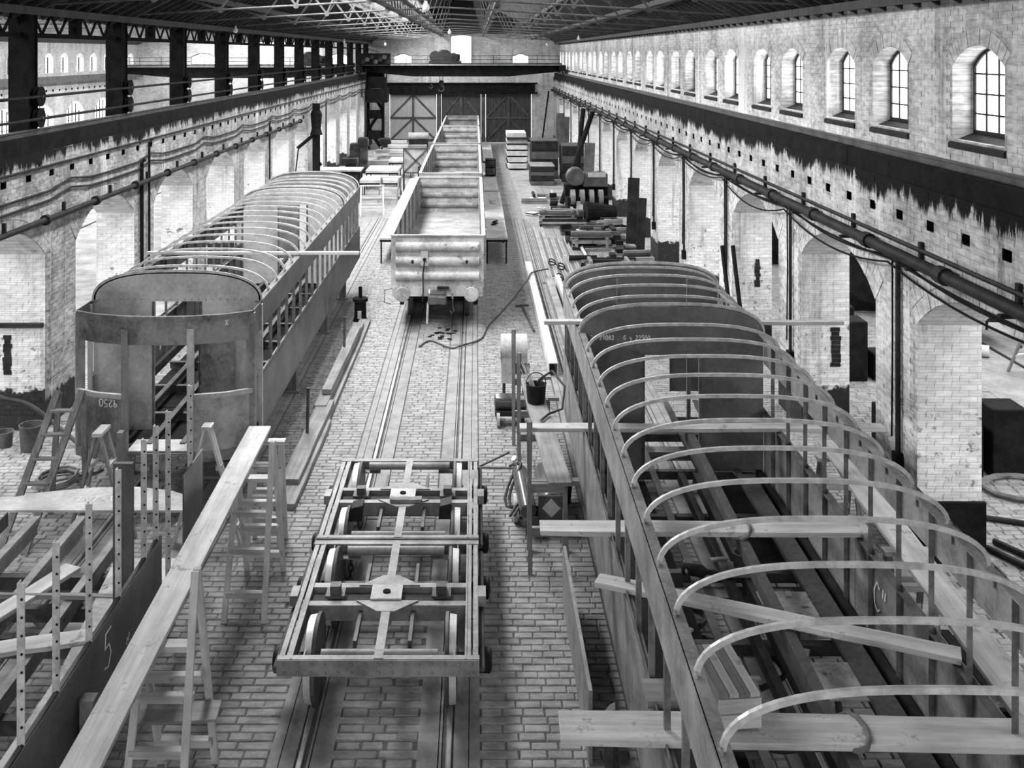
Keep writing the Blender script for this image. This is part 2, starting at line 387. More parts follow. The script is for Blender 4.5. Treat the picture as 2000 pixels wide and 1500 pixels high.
# floor: bed, wood-block paving laid in rows across, rails with flat plates beside them
fl = struct(MB().box(-27.5, 21.5, -32, YF+6, -.3, -.02), 'floor', M['slab'])
RAILS = (-5.57, -4.09, -1.76, -.27, 1.99, 3.47)
mb = MB(); SETT_Y1 = 44.0
for x0, x1, y0, y1 in ((-27.5, 21.5, SETT_Y1, YF+6), (-27.5, -8.6, -32, SETT_Y1), (10.8, 21.5, -32, SETT_Y1), (-8.6, 10.8, -32, 9.2)):
    mb.quad((x0, y0, -.006), (x1, y0, -.006), (x1, y1, -.006), (x0, y1, -.006))
mb.build('far_paving', M['floor'], fl, world=True)
cells = []; y = 9.25; row = 0
free = []; x = -8.6
for r in sorted(RAILS): free.append((x, r-.335)); x = r+.335
free.append((x, 10.8))
while y < SETT_Y1:
    d = .122+R.uniform(-.006, .006)
    for a, b in free:
        x = a; first = True
        while x < b-.03:
            L = .25+R.uniform(-.035, .035)
            if first: L *= .5+.5*((row % 2)*.8+R.uniform(0, .2)); first = False
            if b-(x+L) < .09: L = b-x-.004
            cells.append((x, y+R.uniform(-.004, .004), L, d, R.uniform(-.003, .003)))
            x += L+.008
    y += d+.011; row += 1
cells.sort(key=lambda c: (0 if 10.15 < c[1] < 13.2 and -3.0 < c[0] < .95 else 1, c[1]))
def sett(mb, x, y, L, d, z, o=V(0, 0, 0)):
    e = .014; b = -.022
    v = [(x, y, b), (x+L, y, b), (x+L, y+d, b), (x, y+d, b)]
    v += [(x, y, z-.014), (x+L, y, z-.014), (x+L, y+d, z-.014), (x, y+d, z-.014)]
    v += [(x+e, y+e*.8, z), (x+L-e, y+e*.8, z), (x+L-e, y+d-e*.8, z), (x+e, y+d-e*.8, z)]
    f = [(8, 9, 10, 11)]
    for i in range(4):
        j = (i+1) % 4; f += [(i, j, 4+j, 4+i), (4+i, 4+j, 8+j, 8+i)]
    mb.add([V(p)-o for p in v], f)
shapes = []
for L in (.22, .245, .27):
    m_ = MB(); sett(m_, -L/2, -.061, L, .122, 0); shapes.append((L, m_.mesh('wood_block', M['sett'])))
for c in cells[:300]:
    L, me = min(shapes, key=lambda q: abs(q[0]-c[2]))
    o = bpy.data.objects.new('wood_block', me); COL.objects.link(o); o.parent = fl
    o.location = V(c[0]+c[2]/2, c[1]+c[3]/2, c[4])-fl.location
mb = MB()
for c in cells[300:]: sett(mb, *c)
mb.build('block_paving', M['sett'], fl, world=True, kind='stuff')
for r in RAILS:
    s = 1 if r in (-5.57, -1.76, 1.99) else -1
    prof = [(-.03, -.06), (.03, -.06), (.03, .012), (.02, .02), (-.02, .02), (-.03, .012)]
    MB().sweep([(r, -4, 0), (r, YF-.3, 0)], prof).build('rail', M['rail'], fl, world=True)
    mb = MB().box(r+s*.085-.012, r+s*.085+.012, -4, YF-.4, -.05, .006)         # flangeway lip
    mb.build('check_strip', M['strip'], fl, world=True)
    for a, b in ((.11, .32), (-.05, -.2), (-.21, -.32)):
        lo, hi = sorted((r+s*a, r+s*b)); n = 9
        for k in range(n):
            MB().box(lo, hi, -3+k*9.3+.012, -3+(k+1)*9.3-.012, -.05, R.uniform(.0, .006)).build('rail_plate', M['strip'], fl, world=True)
for r in (12.4, 13.9, -17.5, -16):
    MB().box(r-.035, r+.035, -2, YF-.4, -.05, .02).build('rail', M['dark'], fl, world=True)

# right wall: arcade below, set-back clerestory above
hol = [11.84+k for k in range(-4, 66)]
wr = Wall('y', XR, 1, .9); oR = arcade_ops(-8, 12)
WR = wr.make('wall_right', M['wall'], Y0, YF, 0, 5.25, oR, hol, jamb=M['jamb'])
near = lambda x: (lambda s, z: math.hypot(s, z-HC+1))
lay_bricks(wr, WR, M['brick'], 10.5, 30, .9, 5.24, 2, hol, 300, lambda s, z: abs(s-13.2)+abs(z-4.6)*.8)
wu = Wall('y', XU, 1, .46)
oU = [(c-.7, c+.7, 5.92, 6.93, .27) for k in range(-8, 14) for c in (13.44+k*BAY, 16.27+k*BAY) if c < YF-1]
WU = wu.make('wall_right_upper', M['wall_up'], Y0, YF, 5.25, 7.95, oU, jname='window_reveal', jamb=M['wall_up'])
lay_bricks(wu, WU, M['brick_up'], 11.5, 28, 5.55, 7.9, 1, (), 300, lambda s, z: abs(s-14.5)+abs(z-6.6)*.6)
# jamb bricks, paled for the light they catch, on the far reveals of the nearest arches
for k, lim in ((0, 200), (1, 60), (2, 20)):
    wj = Wall('x', FAR0+k*BAY, 1, .1); wj.ops = ()
    lay_bricks(wj, WR, M['jamb'], XR+.01, XR+.89, .3, 3.3, 0, (), lim, lambda s, z: -z)
# clerestory windows
def arched_window(name, c, x, nx=4, nz=4, hw=.66, z0=6.0, zs=6.93, rise=.27, depth=.3, sg=1, label=False):
    op = (c-hw, c+hw, z0, zs, rise); X = x+sg*depth
    fr = MB(); t = .035; n = 10
    for a, b in ((c-hw, c-hw+t), (c+hw-t, c+hw)): fr.box(X-.03, X+.03, a, b, z0, zs)
    fr.box(X-.03, X+.03, c-hw, c+hw, z0, z0+.05)
    for i in range(n):
        p, q = c-hw+2*hw*i/n, c-hw+2*hw*(i+1)/n
        fr.bar((X, p, arch_z(op, p)-.02), (X, q, arch_z(op, q)-.02), .06, t, up=(0, 0, 1))
    w = fr.build(name, M['dark'], None, kind='structure')
    for i in range(1, nx):
        s = c-hw+2*hw*i/nx; MB().box(X-.02, X+.02, s-.012, s+.012, z0, arch_z(op, s)).build('glazing_bar', M['dark'], w, world=True)
    H = zs+rise*.6-z0
    for j in range(1, nz):
        z = z0+H*j/nz; MB().box(X-.018, X+.018, c-hw, c+hw, z-.012, z+.012).build('glazing_bar', M['dark'], w, world=True)
    for i in range(nx):
        for j in range(nz):
            a, b = c-hw+2*hw*i/nx+.012, c-hw+2*hw*(i+1)/nx-.012; lo = z0+H*j/nz+.012
            ta, tb = (z0+H*(j+1)/nz-.012,)*2 if j < nz-1 else (arch_z(op, a), arch_z(op, b))
            m_ = MB()
            v = [(X+d, y_, z_) for d in (-.002, .002) for y_, z_ in ((a, lo), (b, lo), (b, tb), (a, ta))]
            m_.add(v, ((0, 1, 2, 3), (4, 5, 6, 7), (0, 1, 5, 4), (1, 2, 6, 5), (2, 3, 7, 6), (3, 0, 4, 7))).build('pane', M['win'], w, world=True)
    return w
k = 1
for op in oU:
    c = (op[0]+op[1])/2
    if c < 9: continue
    arched_window('window_%d' % k, c, XU, *((4, 4) if c < 34 else (2, 3))); k += 1
    sl = MB(); a, b = op[0]-.05, op[1]+.05
    sl.add([(XU-.04, a, 5.80), (XU-.04, b, 5.80), (XU-.04, b, 5.87), (XU-.04, a, 5.87), (XU+.28, a, 5.80), (XU+.28, b, 5.80), (XU+.28, b, 6.0), (XU+.28, a, 6.0)],
           ((0, 1, 2, 3), (4, 5, 6, 7), (3, 2, 6, 7), (0, 1, 5, 4), (0, 3, 7, 4), (1, 2, 6, 5)))
    sl.build('window_sill', M['dark'], WU, world=True)

# left wall: the same arcade, open above, carrying the columns
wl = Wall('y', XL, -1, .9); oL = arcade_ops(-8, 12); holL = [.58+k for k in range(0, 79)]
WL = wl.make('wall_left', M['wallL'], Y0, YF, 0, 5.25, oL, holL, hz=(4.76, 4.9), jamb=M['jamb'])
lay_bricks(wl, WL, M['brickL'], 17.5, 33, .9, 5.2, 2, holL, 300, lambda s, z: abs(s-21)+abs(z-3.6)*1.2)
for k, lim in ((1, 200), (2, 60), (3, 20)):
    wj = Wall('x', FAR0+k*BAY, 1, .1); wj.ops = ()
    lay_bricks(wj, WL, M['jamb'], XL-.89, XL-.01, .3, 3.3, 0, (), lim, lambda s, z: -z)
# piers' patches of bare red brick
for (x0, x1, y, z0, z1) in ((XR+.55, XR+.72, FAR0+BAY, 1.2, 2.0), (XR+.5, XR+.62, FAR0+2*BAY, 1.55, 2.25), (XL-.78, XL-.64, FAR0+BAY, 1.05, 1.85)):
    n = int((z1-z0)/.083)
    for i in range(n): MB().box(x0+R.uniform(-.02, .02), x1+R.uniform(-.02, .02), y-.022, y+.02, z0+i*.083, z0+i*.083+.075).build('bare_brick', M['dark'], WR if x0 > 0 else WL, world=True)

# crane runways on both ledges: timber baulk, rail
def runway(nm, x0, x1, lab):
    for a in range(0, 8):
        MB().box(x0, x1, -4+a*10.5+.01, -4+(a+1)*10.5-.01, 5.25, 5.55+R.uniform(-.006, .006)).build('runway_timber', M['black'], nm, world=True)
    c = (x0+x1)/2
    MB().sweep([(c, -4, 5.6), (c, YF-.3, 5.6)], [(-.05, -.06), (.05, -.06), (.015, -.04), (.015, .03), (.035, .04), (.035, .07), (-.035, .07), (-.035, .04), (-.015, .03), (-.015, -.04)]).build('crane_rail', M['iron'], nm, world=True)
runway(WR, XR+.03, XR+.37, 'right'); runway(WL, XL-.42, XL-.06, 'left')
MB().box(XL-.9, XL-.42, -4, YF-.4, 5.25, 5.5).build('gutter_board', M['black'], WL, world=True)

# far end wall
wb = Wall('x', YF, 1, .5)
oB = [(-6.75, 4.45, 0, 3.96, 0), (-6.4, -4.95, 6.2, 6.85, .22), (2.9, 4.25, 6.2, 6.85, .22), (-1.95, -.25, 6.2, 8.45, .14),
      (-21.5, -13, 0, 3.3, 0), (-22.4, -20.4, 6.2, 6.8, .3), (-17.3, -15.6, 6.2, 8.6, .3), (-11.6, -9.8, 6.2, 6.8, .3), (9.5, 18, 0, 3.9, 0)]
WB = wb.make('wall_back', M['wallX'], -26.9, 21, 0, 8.62, oB, jname='opening_reveal')
for j, (x0, x1, z0, zs, rise) in enumerate(o for o in oB if o[2] > 1):
    w = MB(); op = (x0, x1, z0, zs, rise)
    w.frame(x0, x1, z0, zs, x0+.06, x1-.06, z0+.06, zs, YF+.2, YF+.26)
    for i in range(8):
        p, q = x0+(x1-x0)*i/8, x0+(x1-x0)*(i+1)/8
        w.bar((p, YF+.23, arch_z(op, p)-.03), (q, YF+.23, arch_z(op, q)-.03), .06, .06)
    w = w.build('window_%d' % (40+j), M['iron'], None, kind='structure')
    nx = 3; nz = 3
    for i in range(nx):
        for q in range(nz):
            a, b = x0+(x1-x0)*i/nx+.02, x0+(x1-x0)*(i+1)/nx-.02; lo = z0+(zs-z0)*q/nz+.02; hi = z0+(zs-z0)*(q+1)/nz-.02
            MB().box(a, b, YF+.225, YF+.235, lo, hi if q < nz-1 else max(zs, min(arch_z(op, a), arch_z(op, b)))).build('pane', M['win'], w, world=True)
# great doors
mb = MB().box(-7.0, 4.7, YF-.16, YF+.1, 3.96, 4.75); mb.box(-7.2, 4.9, YF-.26, YF-.16, 3.9, 4.05); mb.box(-7.2, 4.9, YF-.26, YF-.16, 4.68, 4.8)
mb.build('lintel_girder', M['black'], WB, world=True)
for x in (-2.85, .65): MB().box(x-.17, x+.17, YF-.05, YF+.3, 0, 3.95).build('door_post', M['iron'], WB, world=True)
for j, (x0, x1) in enumerate(((-6.7, -3.05), (-2.65, .45), (.85, 4.4))):
    d = MB().box(x0, x1, YF+.12, YF+.16, .12, 3.94).build('door_%d' % (j+1), M['door'] if j == 0 else M['dwood'], None, kind='structure')
    xm = (x0+x1)/2
    for a, b in ((x0, xm-.02), (xm+.02, x1)):
        n = 9
        for i in range(n):
            MB().box(a+(b-a)*i/n+.01, a+(b-a)*(i+1)/n-.01, YF+.09, YF+.12, .14, 3.92).build('door_board', M['door'] if j == 0 else M['dwood'], d, world=True)
        for z in (.2, 1.95, 3.8): MB().box(a, b, YF+.04, YF+.09, z, z+.14).build('door_rail', M['iron'], d, world=True)
        f = 1 if a == x0 else -1; p, q = (a, b) if f > 0 else (b, a)
        MB().bar((p+f*.1, YF+.06, .35), (q-f*.1, YF+.06, 1.9), .06, .12).build('door_brace', M['iron'], d, world=True)
        MB().bar((p+f*.1, YF+.06, 2.1), (q-f*.1, YF+.06, 3.75), .06, .12).build('door_brace', M['iron'], d, world=True)
    MB().box(xm-.09, xm+.09, YF+.03, YF+.08, .14, 3.9).build('door_stile', M['iron'], d, world=True)
# boarded gable above the brickwork
gb = MB(); z = 8.62; hg = None
g0 = struct(MB().box(-8.3, 6.5, YF+.06, YF+.1, 8.6, 8.64), 'wall_back_gable', M['dwood'])
while z < RIDGE_Z-.1:
    hw = (RIDGE_Z-z)/PITCH+.05
    MB().prism([(YF+.0, z), (YF+.03, z), (YF+.05, z+.235), (YF+.04, z+.235)], 'x', RIDGE_X-hw, RIDGE_X+hw).build('gable_board', M['roof'], g0, world=True)
    z += .22
for cx, hw0, wid in ((-16.9, 8.2, 1), (13.9, 7.5, 1)):
    MB().prism([(cx-8.4, 8.62), (cx+8.4, 8.62), (cx, 12.6)], 'y', YF+.1, YF+.14).build('gable_lining', M['roof'], g0, world=True)

# roofs: boards in sheets from eave to ridge, skylight strips with bars, rafters
SO0, SO1 = 2.6, 4.4
def slope(o): return RIDGE_Z-PITCH*o
ceil = struct(MB().box(RIDGE_X-.12, RIDGE_X+.12, Y0, YF, RIDGE_Z-.1, RIDGE_Z+.1), 'ceiling', M['roof'])
# glazed from ahead of the camera to near the far end; unseen panes behind it added to light near faces; boarded above it to dim the foreground
SKY_Y = ((15.12-9*BAY, 15.12-4*BAY), (15.12, 15.12+49*BAY/4))
SKYLIGHTS = [a+i*BAY/4 for a, b in SKY_Y for i in range(round((b-a)/(BAY/4)))]
for sg, mg in ((-1, 'skyL'), (1, 'skyR')):
    O1 = 7.75
    y = 15.12-9*BAY; step = BAY/4
    def sheet(o0, o1, y0, y1, lift=0.):
        th = .03; m_ = MB()
        v = [(RIDGE_X+sg*o, yy, slope(o)+d+lift) for d in (0, th) for yy in (y0, y1) for o in (o0, o1)]
        m_.add(v, ((0, 1, 3, 2), (4, 5, 7, 6), (0, 1, 5, 4), (2, 3, 7, 6), (0, 2, 6, 4), (1, 3, 7, 5)))
        m_.build('roof_sheet', M['roof'], ceil, world=True)
    i = 0
    while y < YF+.4:
        y1 = y+(step if y > 12 else BAY); lf = .012*(i % 2)
        if any(a <= y+.01 and y1 <= b+.01 for a, b in SKY_Y):
            sheet(0, SO0, y, y1, lf); sheet(SO1, O1, y, y1, lf)
        else: sheet(0, O1, y, y1, lf)
        y = y1; i += 1
    for y in SKYLIGHTS:
        m_ = MB().add([(RIDGE_X+sg*o, yy, slope(o)+.05) for o, yy in ((SO0, y+.02), (SO1, y+.02), (SO1, y+BAY/4-.02), (SO0, y+BAY/4-.02))], ((0, 1, 2, 3),))
        m_.build('skylight_pane', M[mg if y > 0 else 'skyB'], ceil, world=True)
    yy = 12.0
    while yy < YF:
        a, b = V(RIDGE_X+sg*.1, yy, slope(.1)-.05), V(RIDGE_X+sg*7.6, yy, slope(7.6)-.05)
        MB().bar(a, b, .06, .1, up=(0, 0, 1)).build('rafter', M['roof'], ceil, world=True); yy += BAY/8
    for o in (.9, 2.5, 4.5, 6.0, 7.2):
        MB().box(RIDGE_X+sg*o-.05, RIDGE_X+sg*o+.05, Y0, YF, slope(o)-.24, slope(o)-.1).build('purlin', M['dwood'], ceil, world=True)
    x = RIDGE_X+sg*1.57
    m_ = MB().box(x-.08, x+.08, 18, YF-.1, 8.42, 8.5); m_.box(x-.08, x+.08, 18, YF-.1, 8.92, 9.0); q = 18
    while q < YF-1: m_.bar((x, q, 8.5), (x, q+.6, 8.92), .05, .06); m_.bar((x, q+.6, 8.92), (x, q+1.2, 8.5), .05, .06); q += 1.2
    m_.build('longitudinal_girder', M['dwood'], ceil, world=True)
# side roofs (left and right bays)
for x0, x1, xr, zr, nm in ((-26.6, XL-.7, -17.3, 12.2, 'ceiling_left'), (XR+.6, 20.8, 13.9, 11.6, 'ceiling_right')):
    m_ = MB(); e = 7.9
    def rz(x): return zr-(zr-e)*abs(x-xr)/((x1-x0)/2)
    cuts = [x0, xr-4.6, xr-2.4, xr, xr+2.4, xr+4.6, x1]
    top = struct(MB().box(xr-.1, xr+.1, Y0, YF, zr-.06, zr+.06), nm, M['roof'])
    for a, b in zip(cuts, cuts[1:]):
        glass = a in (xr-4.6, xr+2.4)
        y = Y0
        while y < YF:
            y1 = min(y+2*BAY, YF)
            MB().quad((a, y+.03*glass, rz(a)), (b, y+.03*glass, rz(b)), (b, y1-.03*glass, rz(b)), (a, y1-.03*glass, rz(a))).build('skylight_pane' if glass else 'roof_sheet', M['skyS' if x0 < -9 else 'skyT'] if glass else M['roof'], top, world=True)
            y = y1
    y = 19.3
    while y < YF:
        t = MB()
        t.bar((x0, y, 8.0), (x1, y, 8.0), .08, .1); 
        for f in (-1, 1):
            t.bar((xr, y, zr-.2), (x0 if f < 0 else x1, y, 8.0), .08, .1)
            for q in (2.4, 4.8): t.bar((xr+f*q, y, 8.0), (xr+f*(q+1.2), y, rz(xr+f*(q+1.2))-.1), .06, .06); t.bar((xr+f*q, y, 8.0), (xr+f*(q-1.2), y, rz(xr+f*(q-1.2))-.1), .06, .06)
        t.build('tie_truss', M['tie'], top, world=True); y += BAY
# outer walls of the side bays
wo = Wall('y', -26.5, -1, .6); oO = [(c-.62, c+.62, 5.85, 6.8, .32) for k in range(3, 16) for c in (.55+k*BAY, 3.2+k*BAY) if 20 < c < YF-1]
oOa = [(c-1.5, c+1.5, 1.0, 3.2, .75) for c in (FAR0-1.8+k*BAY for k in range(3, 13))]
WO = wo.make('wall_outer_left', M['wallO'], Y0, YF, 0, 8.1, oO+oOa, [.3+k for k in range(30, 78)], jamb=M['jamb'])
kk = 50
for op in oO+oOa:
    c = (op[0]+op[1])/2; big = op[2] < 2
    fr = MB(); X = -26.5-.35; hw = (op[1]-op[0])/2
    for i in range(0, 4+2*big): 
        s = op[0]+2*hw*i/(3+2*big); fr.box(X-.03, X+.03, s-.025, s+.025, op[2], arch_z(op, s))
    for j in range(0, 5): fr.box(X-.03, X+.03, op[0], op[1], op[2]+(op[3]-op[2])*j/4-.02, op[2]+(op[3]-op[2])*j/4+.02)
    w = fr.build('window_%d' % kk, M['dark'], None, kind='structure'); kk += 1
    m_ = MB(); n = 8; pts = [(op[0], op[2]), (op[1], op[2])]+[(op[1]-2*hw*i/n, arch_z(op, op[1]-2*hw*i/n)) for i in range(n+1)]
    m_.add([(X-.05, a, b) for a, b in pts], (tuple(range(len(pts))),)).build('pane', M['win'], w, world=True)
MB().box(-26.45, -26.0, -2, YF-.3, 5.25, 5.65).build('runway_timber', M['iron'], WO, world=True)
struct(MB().box(20.5, 21, Y0, YF, 0, 8.1), 'wall_outer_right', M['wallO'])
for nm, (a, b) in (('wall_front', (XL-.9, XR+.9)), ('wall_front_left', (-26.9, XL-.9)), ('wall_front_right', (XR+.9, 21))):
    struct(MB().box(a, b, Y0-.4, Y0, 0, 8.6), nm, M['wallX'])

# columns and lattice girder over the left arcade
CX0 = 19.3
col_m = MB()
m0 = MB()
for k in range(-1, 13):
    y = CX0+k*BAY
    if y > YF-.6: break
    x = XL-.42
    c = thing('iron_column', ['dark riveted iron column nearest the camera on the left arcade wall', 'second dark iron column on the left arcade wall', 'third dark iron column on the left arcade wall', 'fourth dark iron column on the left arcade wall', 'fifth dark iron column on the left arcade wall'][k] if 0 <= k < 5 else 'dark iron column far down the left arcade wall', 'column', (x, y, 5.5), 0, 'columns on the left arcade wall')
    MB().box(-.05, .05, -.16, .16, .02, 2.45).box(-.19, .19, -.2, -.165, .02, 2.45).box(-.19, .19, .165, .2, .02, 2.45).box(-.16, -.12, -.18, .18, .02, 2.45).box(.12, .16, -.18, .18, .02, 2.45).build('shaft', M['black'], c)
    MB().box(-.26, .26, -.28, .28, 0, .03).build('base_plate', M['black'], c)
    MB().prism([(-.16, 2.1), (.16, 2.1), (.4, 2.45), (-.4, 2.45)], 'x', -.05, .05).build('bracket', M['black'], c)
    for zz in (.38, .78):
        MB().lathe([(-.05, .08), (-.05, .19), (-.03, .19), (-.02, .13), (.02, .13), (.03, .19), (.05, .19), (.05, .08)], (.26, .1, zz), (1, 0, 0), 20).build('line_sheave', M['black'], c, smooth=True)
        MB().tube([(.1, .1, zz), (.34, .1, zz)], .03).build('sheave_pin', M['iron'], c)
GX = XL-.42
lg = MB().box(GX-.07, GX+.07, 2, YF, 7.4, 7.49).build('lattice_girder', M['black'], WL, world=True)
MB().box(GX-.07, GX+.07, 2, YF, 7.85, 7.95).build('top_chord', M['black'], lg, world=True)
MB().box(GX-.5, GX+.35, 2, YF, 8.01, 8.35).build('valley_gutter', M['black'], ceil, world=True)
y = CX0-BAY*1.5; q = 0
while y < 62:
    if q % 6 == 0: MB().box(GX-.1, GX+.1, y-.12, y+.12, 7.49, 7.85).build('stub_post', M['black'], lg, world=True)
    for p, r in (((y, 7.47), (y+.42, 7.87)), ((y+.42, 7.87), (y+.84, 7.47))): MB().bar((GX, *p), (GX, *r), .03, .06).build('lattice_bar', M['black'], lg, world=True)
    y += .84; q += 1
for zz, nm in ((5.86, 'lower'), (6.28, 'upper')):
    solo(MB().tube([(XL-.12, -2, zz), (XL-.12, YF-6, zz)], .028), 'crane_wire', M['dark'], '%s dark conductor rod running past the columns over the left arcade' % nm, 'rod', smooth=True)

# trusses of the main roof
def truss(y, label):
    t = thing('roof_truss', label, 'truss', (RIDGE_X, y, 8.0), 0, 'trusses of the main roof')
    for sg in (-1, 1):
        MB().tube([(0, 0, .42), (sg*7.45, 0, .0)], .026).build('tie_rod', M['tie'], t, smooth=True)
        MB().bar((sg*.05, 0, RIDGE_Z-8.28), (sg*7.5, 0, -.2+.05), .08, .14).build('principal_rafter', M['dwood'], t)
        for q in (1.57, 3.3, 5.1):
            zc = .42-.42*q/7.45
            for d in (-.85, .85):
                MB().bar((sg*q, 0, zc), (sg*(q+d), 0, slope(q+d)-8.0-.3), .035, .05).build('strut', M['tie'], t)
            MB().lathe([(-.02, .075), (.02, .075)], (sg*q, 0, zc), (0, 1, 0), 10).build('gusset', M['tie'], t)
    return t
for k in range(0, 12): truss(CX0+k*BAY, 'roof truss with pale tie rods, number %s from the camera' % ('one two three four five six seven eight nine ten eleven twelve'.split()[k]))
# bare lamp bulbs
for px, py, Y in ((832, 12, 22), (460, 58, 34), (1283, 68, 40), (878, 62, 46), (1130, 74, 54), (752, 86, 66), (672, 80, 62), (1068, 87, 70)):
    x, z = (px-928)*Y/2000, HC-(py-104)*Y/2000
    b = thing('lamp_bulb', {832: 'large bare lamp bulb hanging at the top centre', 460: 'bare lamp bulb hanging beside the left columns', 1283: 'bare lamp bulb hanging by the right clerestory', 878: 'bare lamp bulb hanging left of the tall end window', 1130: 'small lamp bulb by the far right clerestory', 752: 'tiny lamp bulb over the left end of the far crane', 672: 'tiny lamp bulb beside the far left columns', 1068: 'tiny lamp bulb over the right end of the far crane'}[px], 'lamp', (x, Y, z), 0, 'hanging lamp bulbs')
    s = 1.15
    MB().lathe([(-.1*s, .01), (-.085*s, .045*s), (-.04*s, .07*s), (.01*s, .06*s), (.06*s, .03*s), (.1*s, .025*s)], (0, 0, 0), (0, 0, 1), 16).build('glass_bulb', M['bulb'], b, smooth=True)
    MB().lathe([(.1*s, .03), (.17*s, .03), (.19*s, .012)], (0, 0, 0), (0, 0, 1), 10).build('lamp_holder', M['tie'], b)
    MB().tube([(0, 0, .19*s), (0, 0, slope(abs(x-RIDGE_X))-z)], .008, 6).build('flex', M['dark'], b)

# pipes, cables and drops on the walls
pr = thing('wall_pipe', 'thick lagged pipe running the length of the right wall', 'pipe', (XR-.16, 0, 4.25))
MB().tube([(0, 4, 0), (0, YF-.5, 0)], .085, 10).build('lagged_pipe', M['dark'], pr, smooth=True)
MB().tube([(.06, 4, .17), (.06, YF-.5, .17)], .03, 6).build('conduit', M['dark'], pr, smooth=True)
y = 9.
while y < YF:
    MB().box(-.1, .16, y-.04, y+.04, -.13, -.09).box(.1, .16, y-.04, y+.04, -.13, .26).build('pipe_bracket', M['dark'], pr)
    MB().lathe([(-.1, .115), (.1, .115)], (0, y+1.6, 0), (0, 1, 0), 12).build('pipe_flange', M['dark'], pr); y += BAY/2
def sagline(x, y0, y1, z, sag, n=10): return [(x, y0+(y1-y0)*i/n, z-sag*4*(i/n)*(1-i/n)) for i in range(n+1)]
for j, (dz, sg) in enumerate(((-.1, .2), (-.15, .12), (-.2, .27))):
    pts = []
    for k in range(-1, 13): pts += sagline(XR-.05-.03*j, 15+k*BAY, 15+(k+1)*BAY, 4.25+dz, sg*R.uniform(.6, 1.1))[:-1]
    solo(MB().tube([p for p in pts if p[1] < YF-.5], .016, 6), 'sagging_cable', M['black'], ['top', 'middle', 'lowest'][j]+' of three black cables drooping under the right wall pipe', 'cable', 'cables under the right wall pipe', smooth=True)
for k in range(0, 12):
    y = FAR0+.5+k*BAY
    d = thing('drop_pipe', 'black pipe dropping down the right wall pier, '+('nearest the camera' if k == 0 else 'second from the camera' if k == 1 else 'third from the camera' if k == 2 else 'farther off'), 'pipe', (XR-.06, y, 0), 0, 'drop pipes on the right piers')
    MB().tube([(0, 0, 1.25), (0, 0, 4.2)], .032 if k else .04, 8).build('down_pipe', M['dark'], d, smooth=True)
    MB().tube([(.0, .22, 1.5), (0.02, .24, 2.9), (0, .2, 4.15)], .014, 6).build('loose_cable', M['black'], d)
    MB().box(-.06, .05, -.08, .08, 1.1, 1.35).build('switch_box', M['black'], d)
pl = thing('wall_pipe', 'dark pipe with flanges running the length of the left wall', 'pipe', (XL+.12, 0, 4.0))
MB().tube([(0, 6, 0), (0, 47, 0)], .055, 10).build('pipe_run', M['dark'], pl, smooth=True)
for y in [14+2.52*i for i in range(14)]: MB().lathe([(-.05, .1), (.05, .1)], (0, y, 0), (0, 1, 0), 12).build('pipe_flange', M['dark'], pl); MB().box(-.03, .03, y+.8, y+.86, .05, .22).build('valve_stem', M['dark'], pl)
for j, z in enumerate((4.32, 4.5, 4.98)):
    pts = []
    for k in range(-1, 12): pts += [(XL+.05, 17.2+k*BAY, z), (XL+.05, 19.4+k*BAY, z), (XL+.05, 20.4+k*BAY, z+(.12 if j < 2 else 0)), (XL+.05, 21.4+k*BAY, z+(.02 if j < 2 else 0))]
    solo(MB().tube(pts, .022, 6), 'wall_conduit', M['dark'], ['lower wavy conduit above the left wall pipe', 'upper wavy conduit above the left wall pipe', 'straight conduit just below the sooty ledge of the left wall'][j], 'conduit', smooth=True)
for k, y in enumerate((FAR0+2*BAY+.35, FAR0+2*BAY+.9, FAR0+5*BAY+.6, FAR0+8*BAY+.6)):
    solo(MB().tube([(XL+.07, y, .8), (XL+.07, y, 4.45 if k != 1 else 4.9), (XL+.07, y+.2, 4.5 if k != 1 else 4.95)], .045 if k == 0 else .03, 8), 'drop_pipe', M['black'], ['black pipe down the left pier between the second and third arches', 'thinner grey pipe beside the black pipe on the left pier', 'black pipe down a pier far along the left wall', 'thin black pipe on a farther left pier'][k], 'pipe', smooth=True)
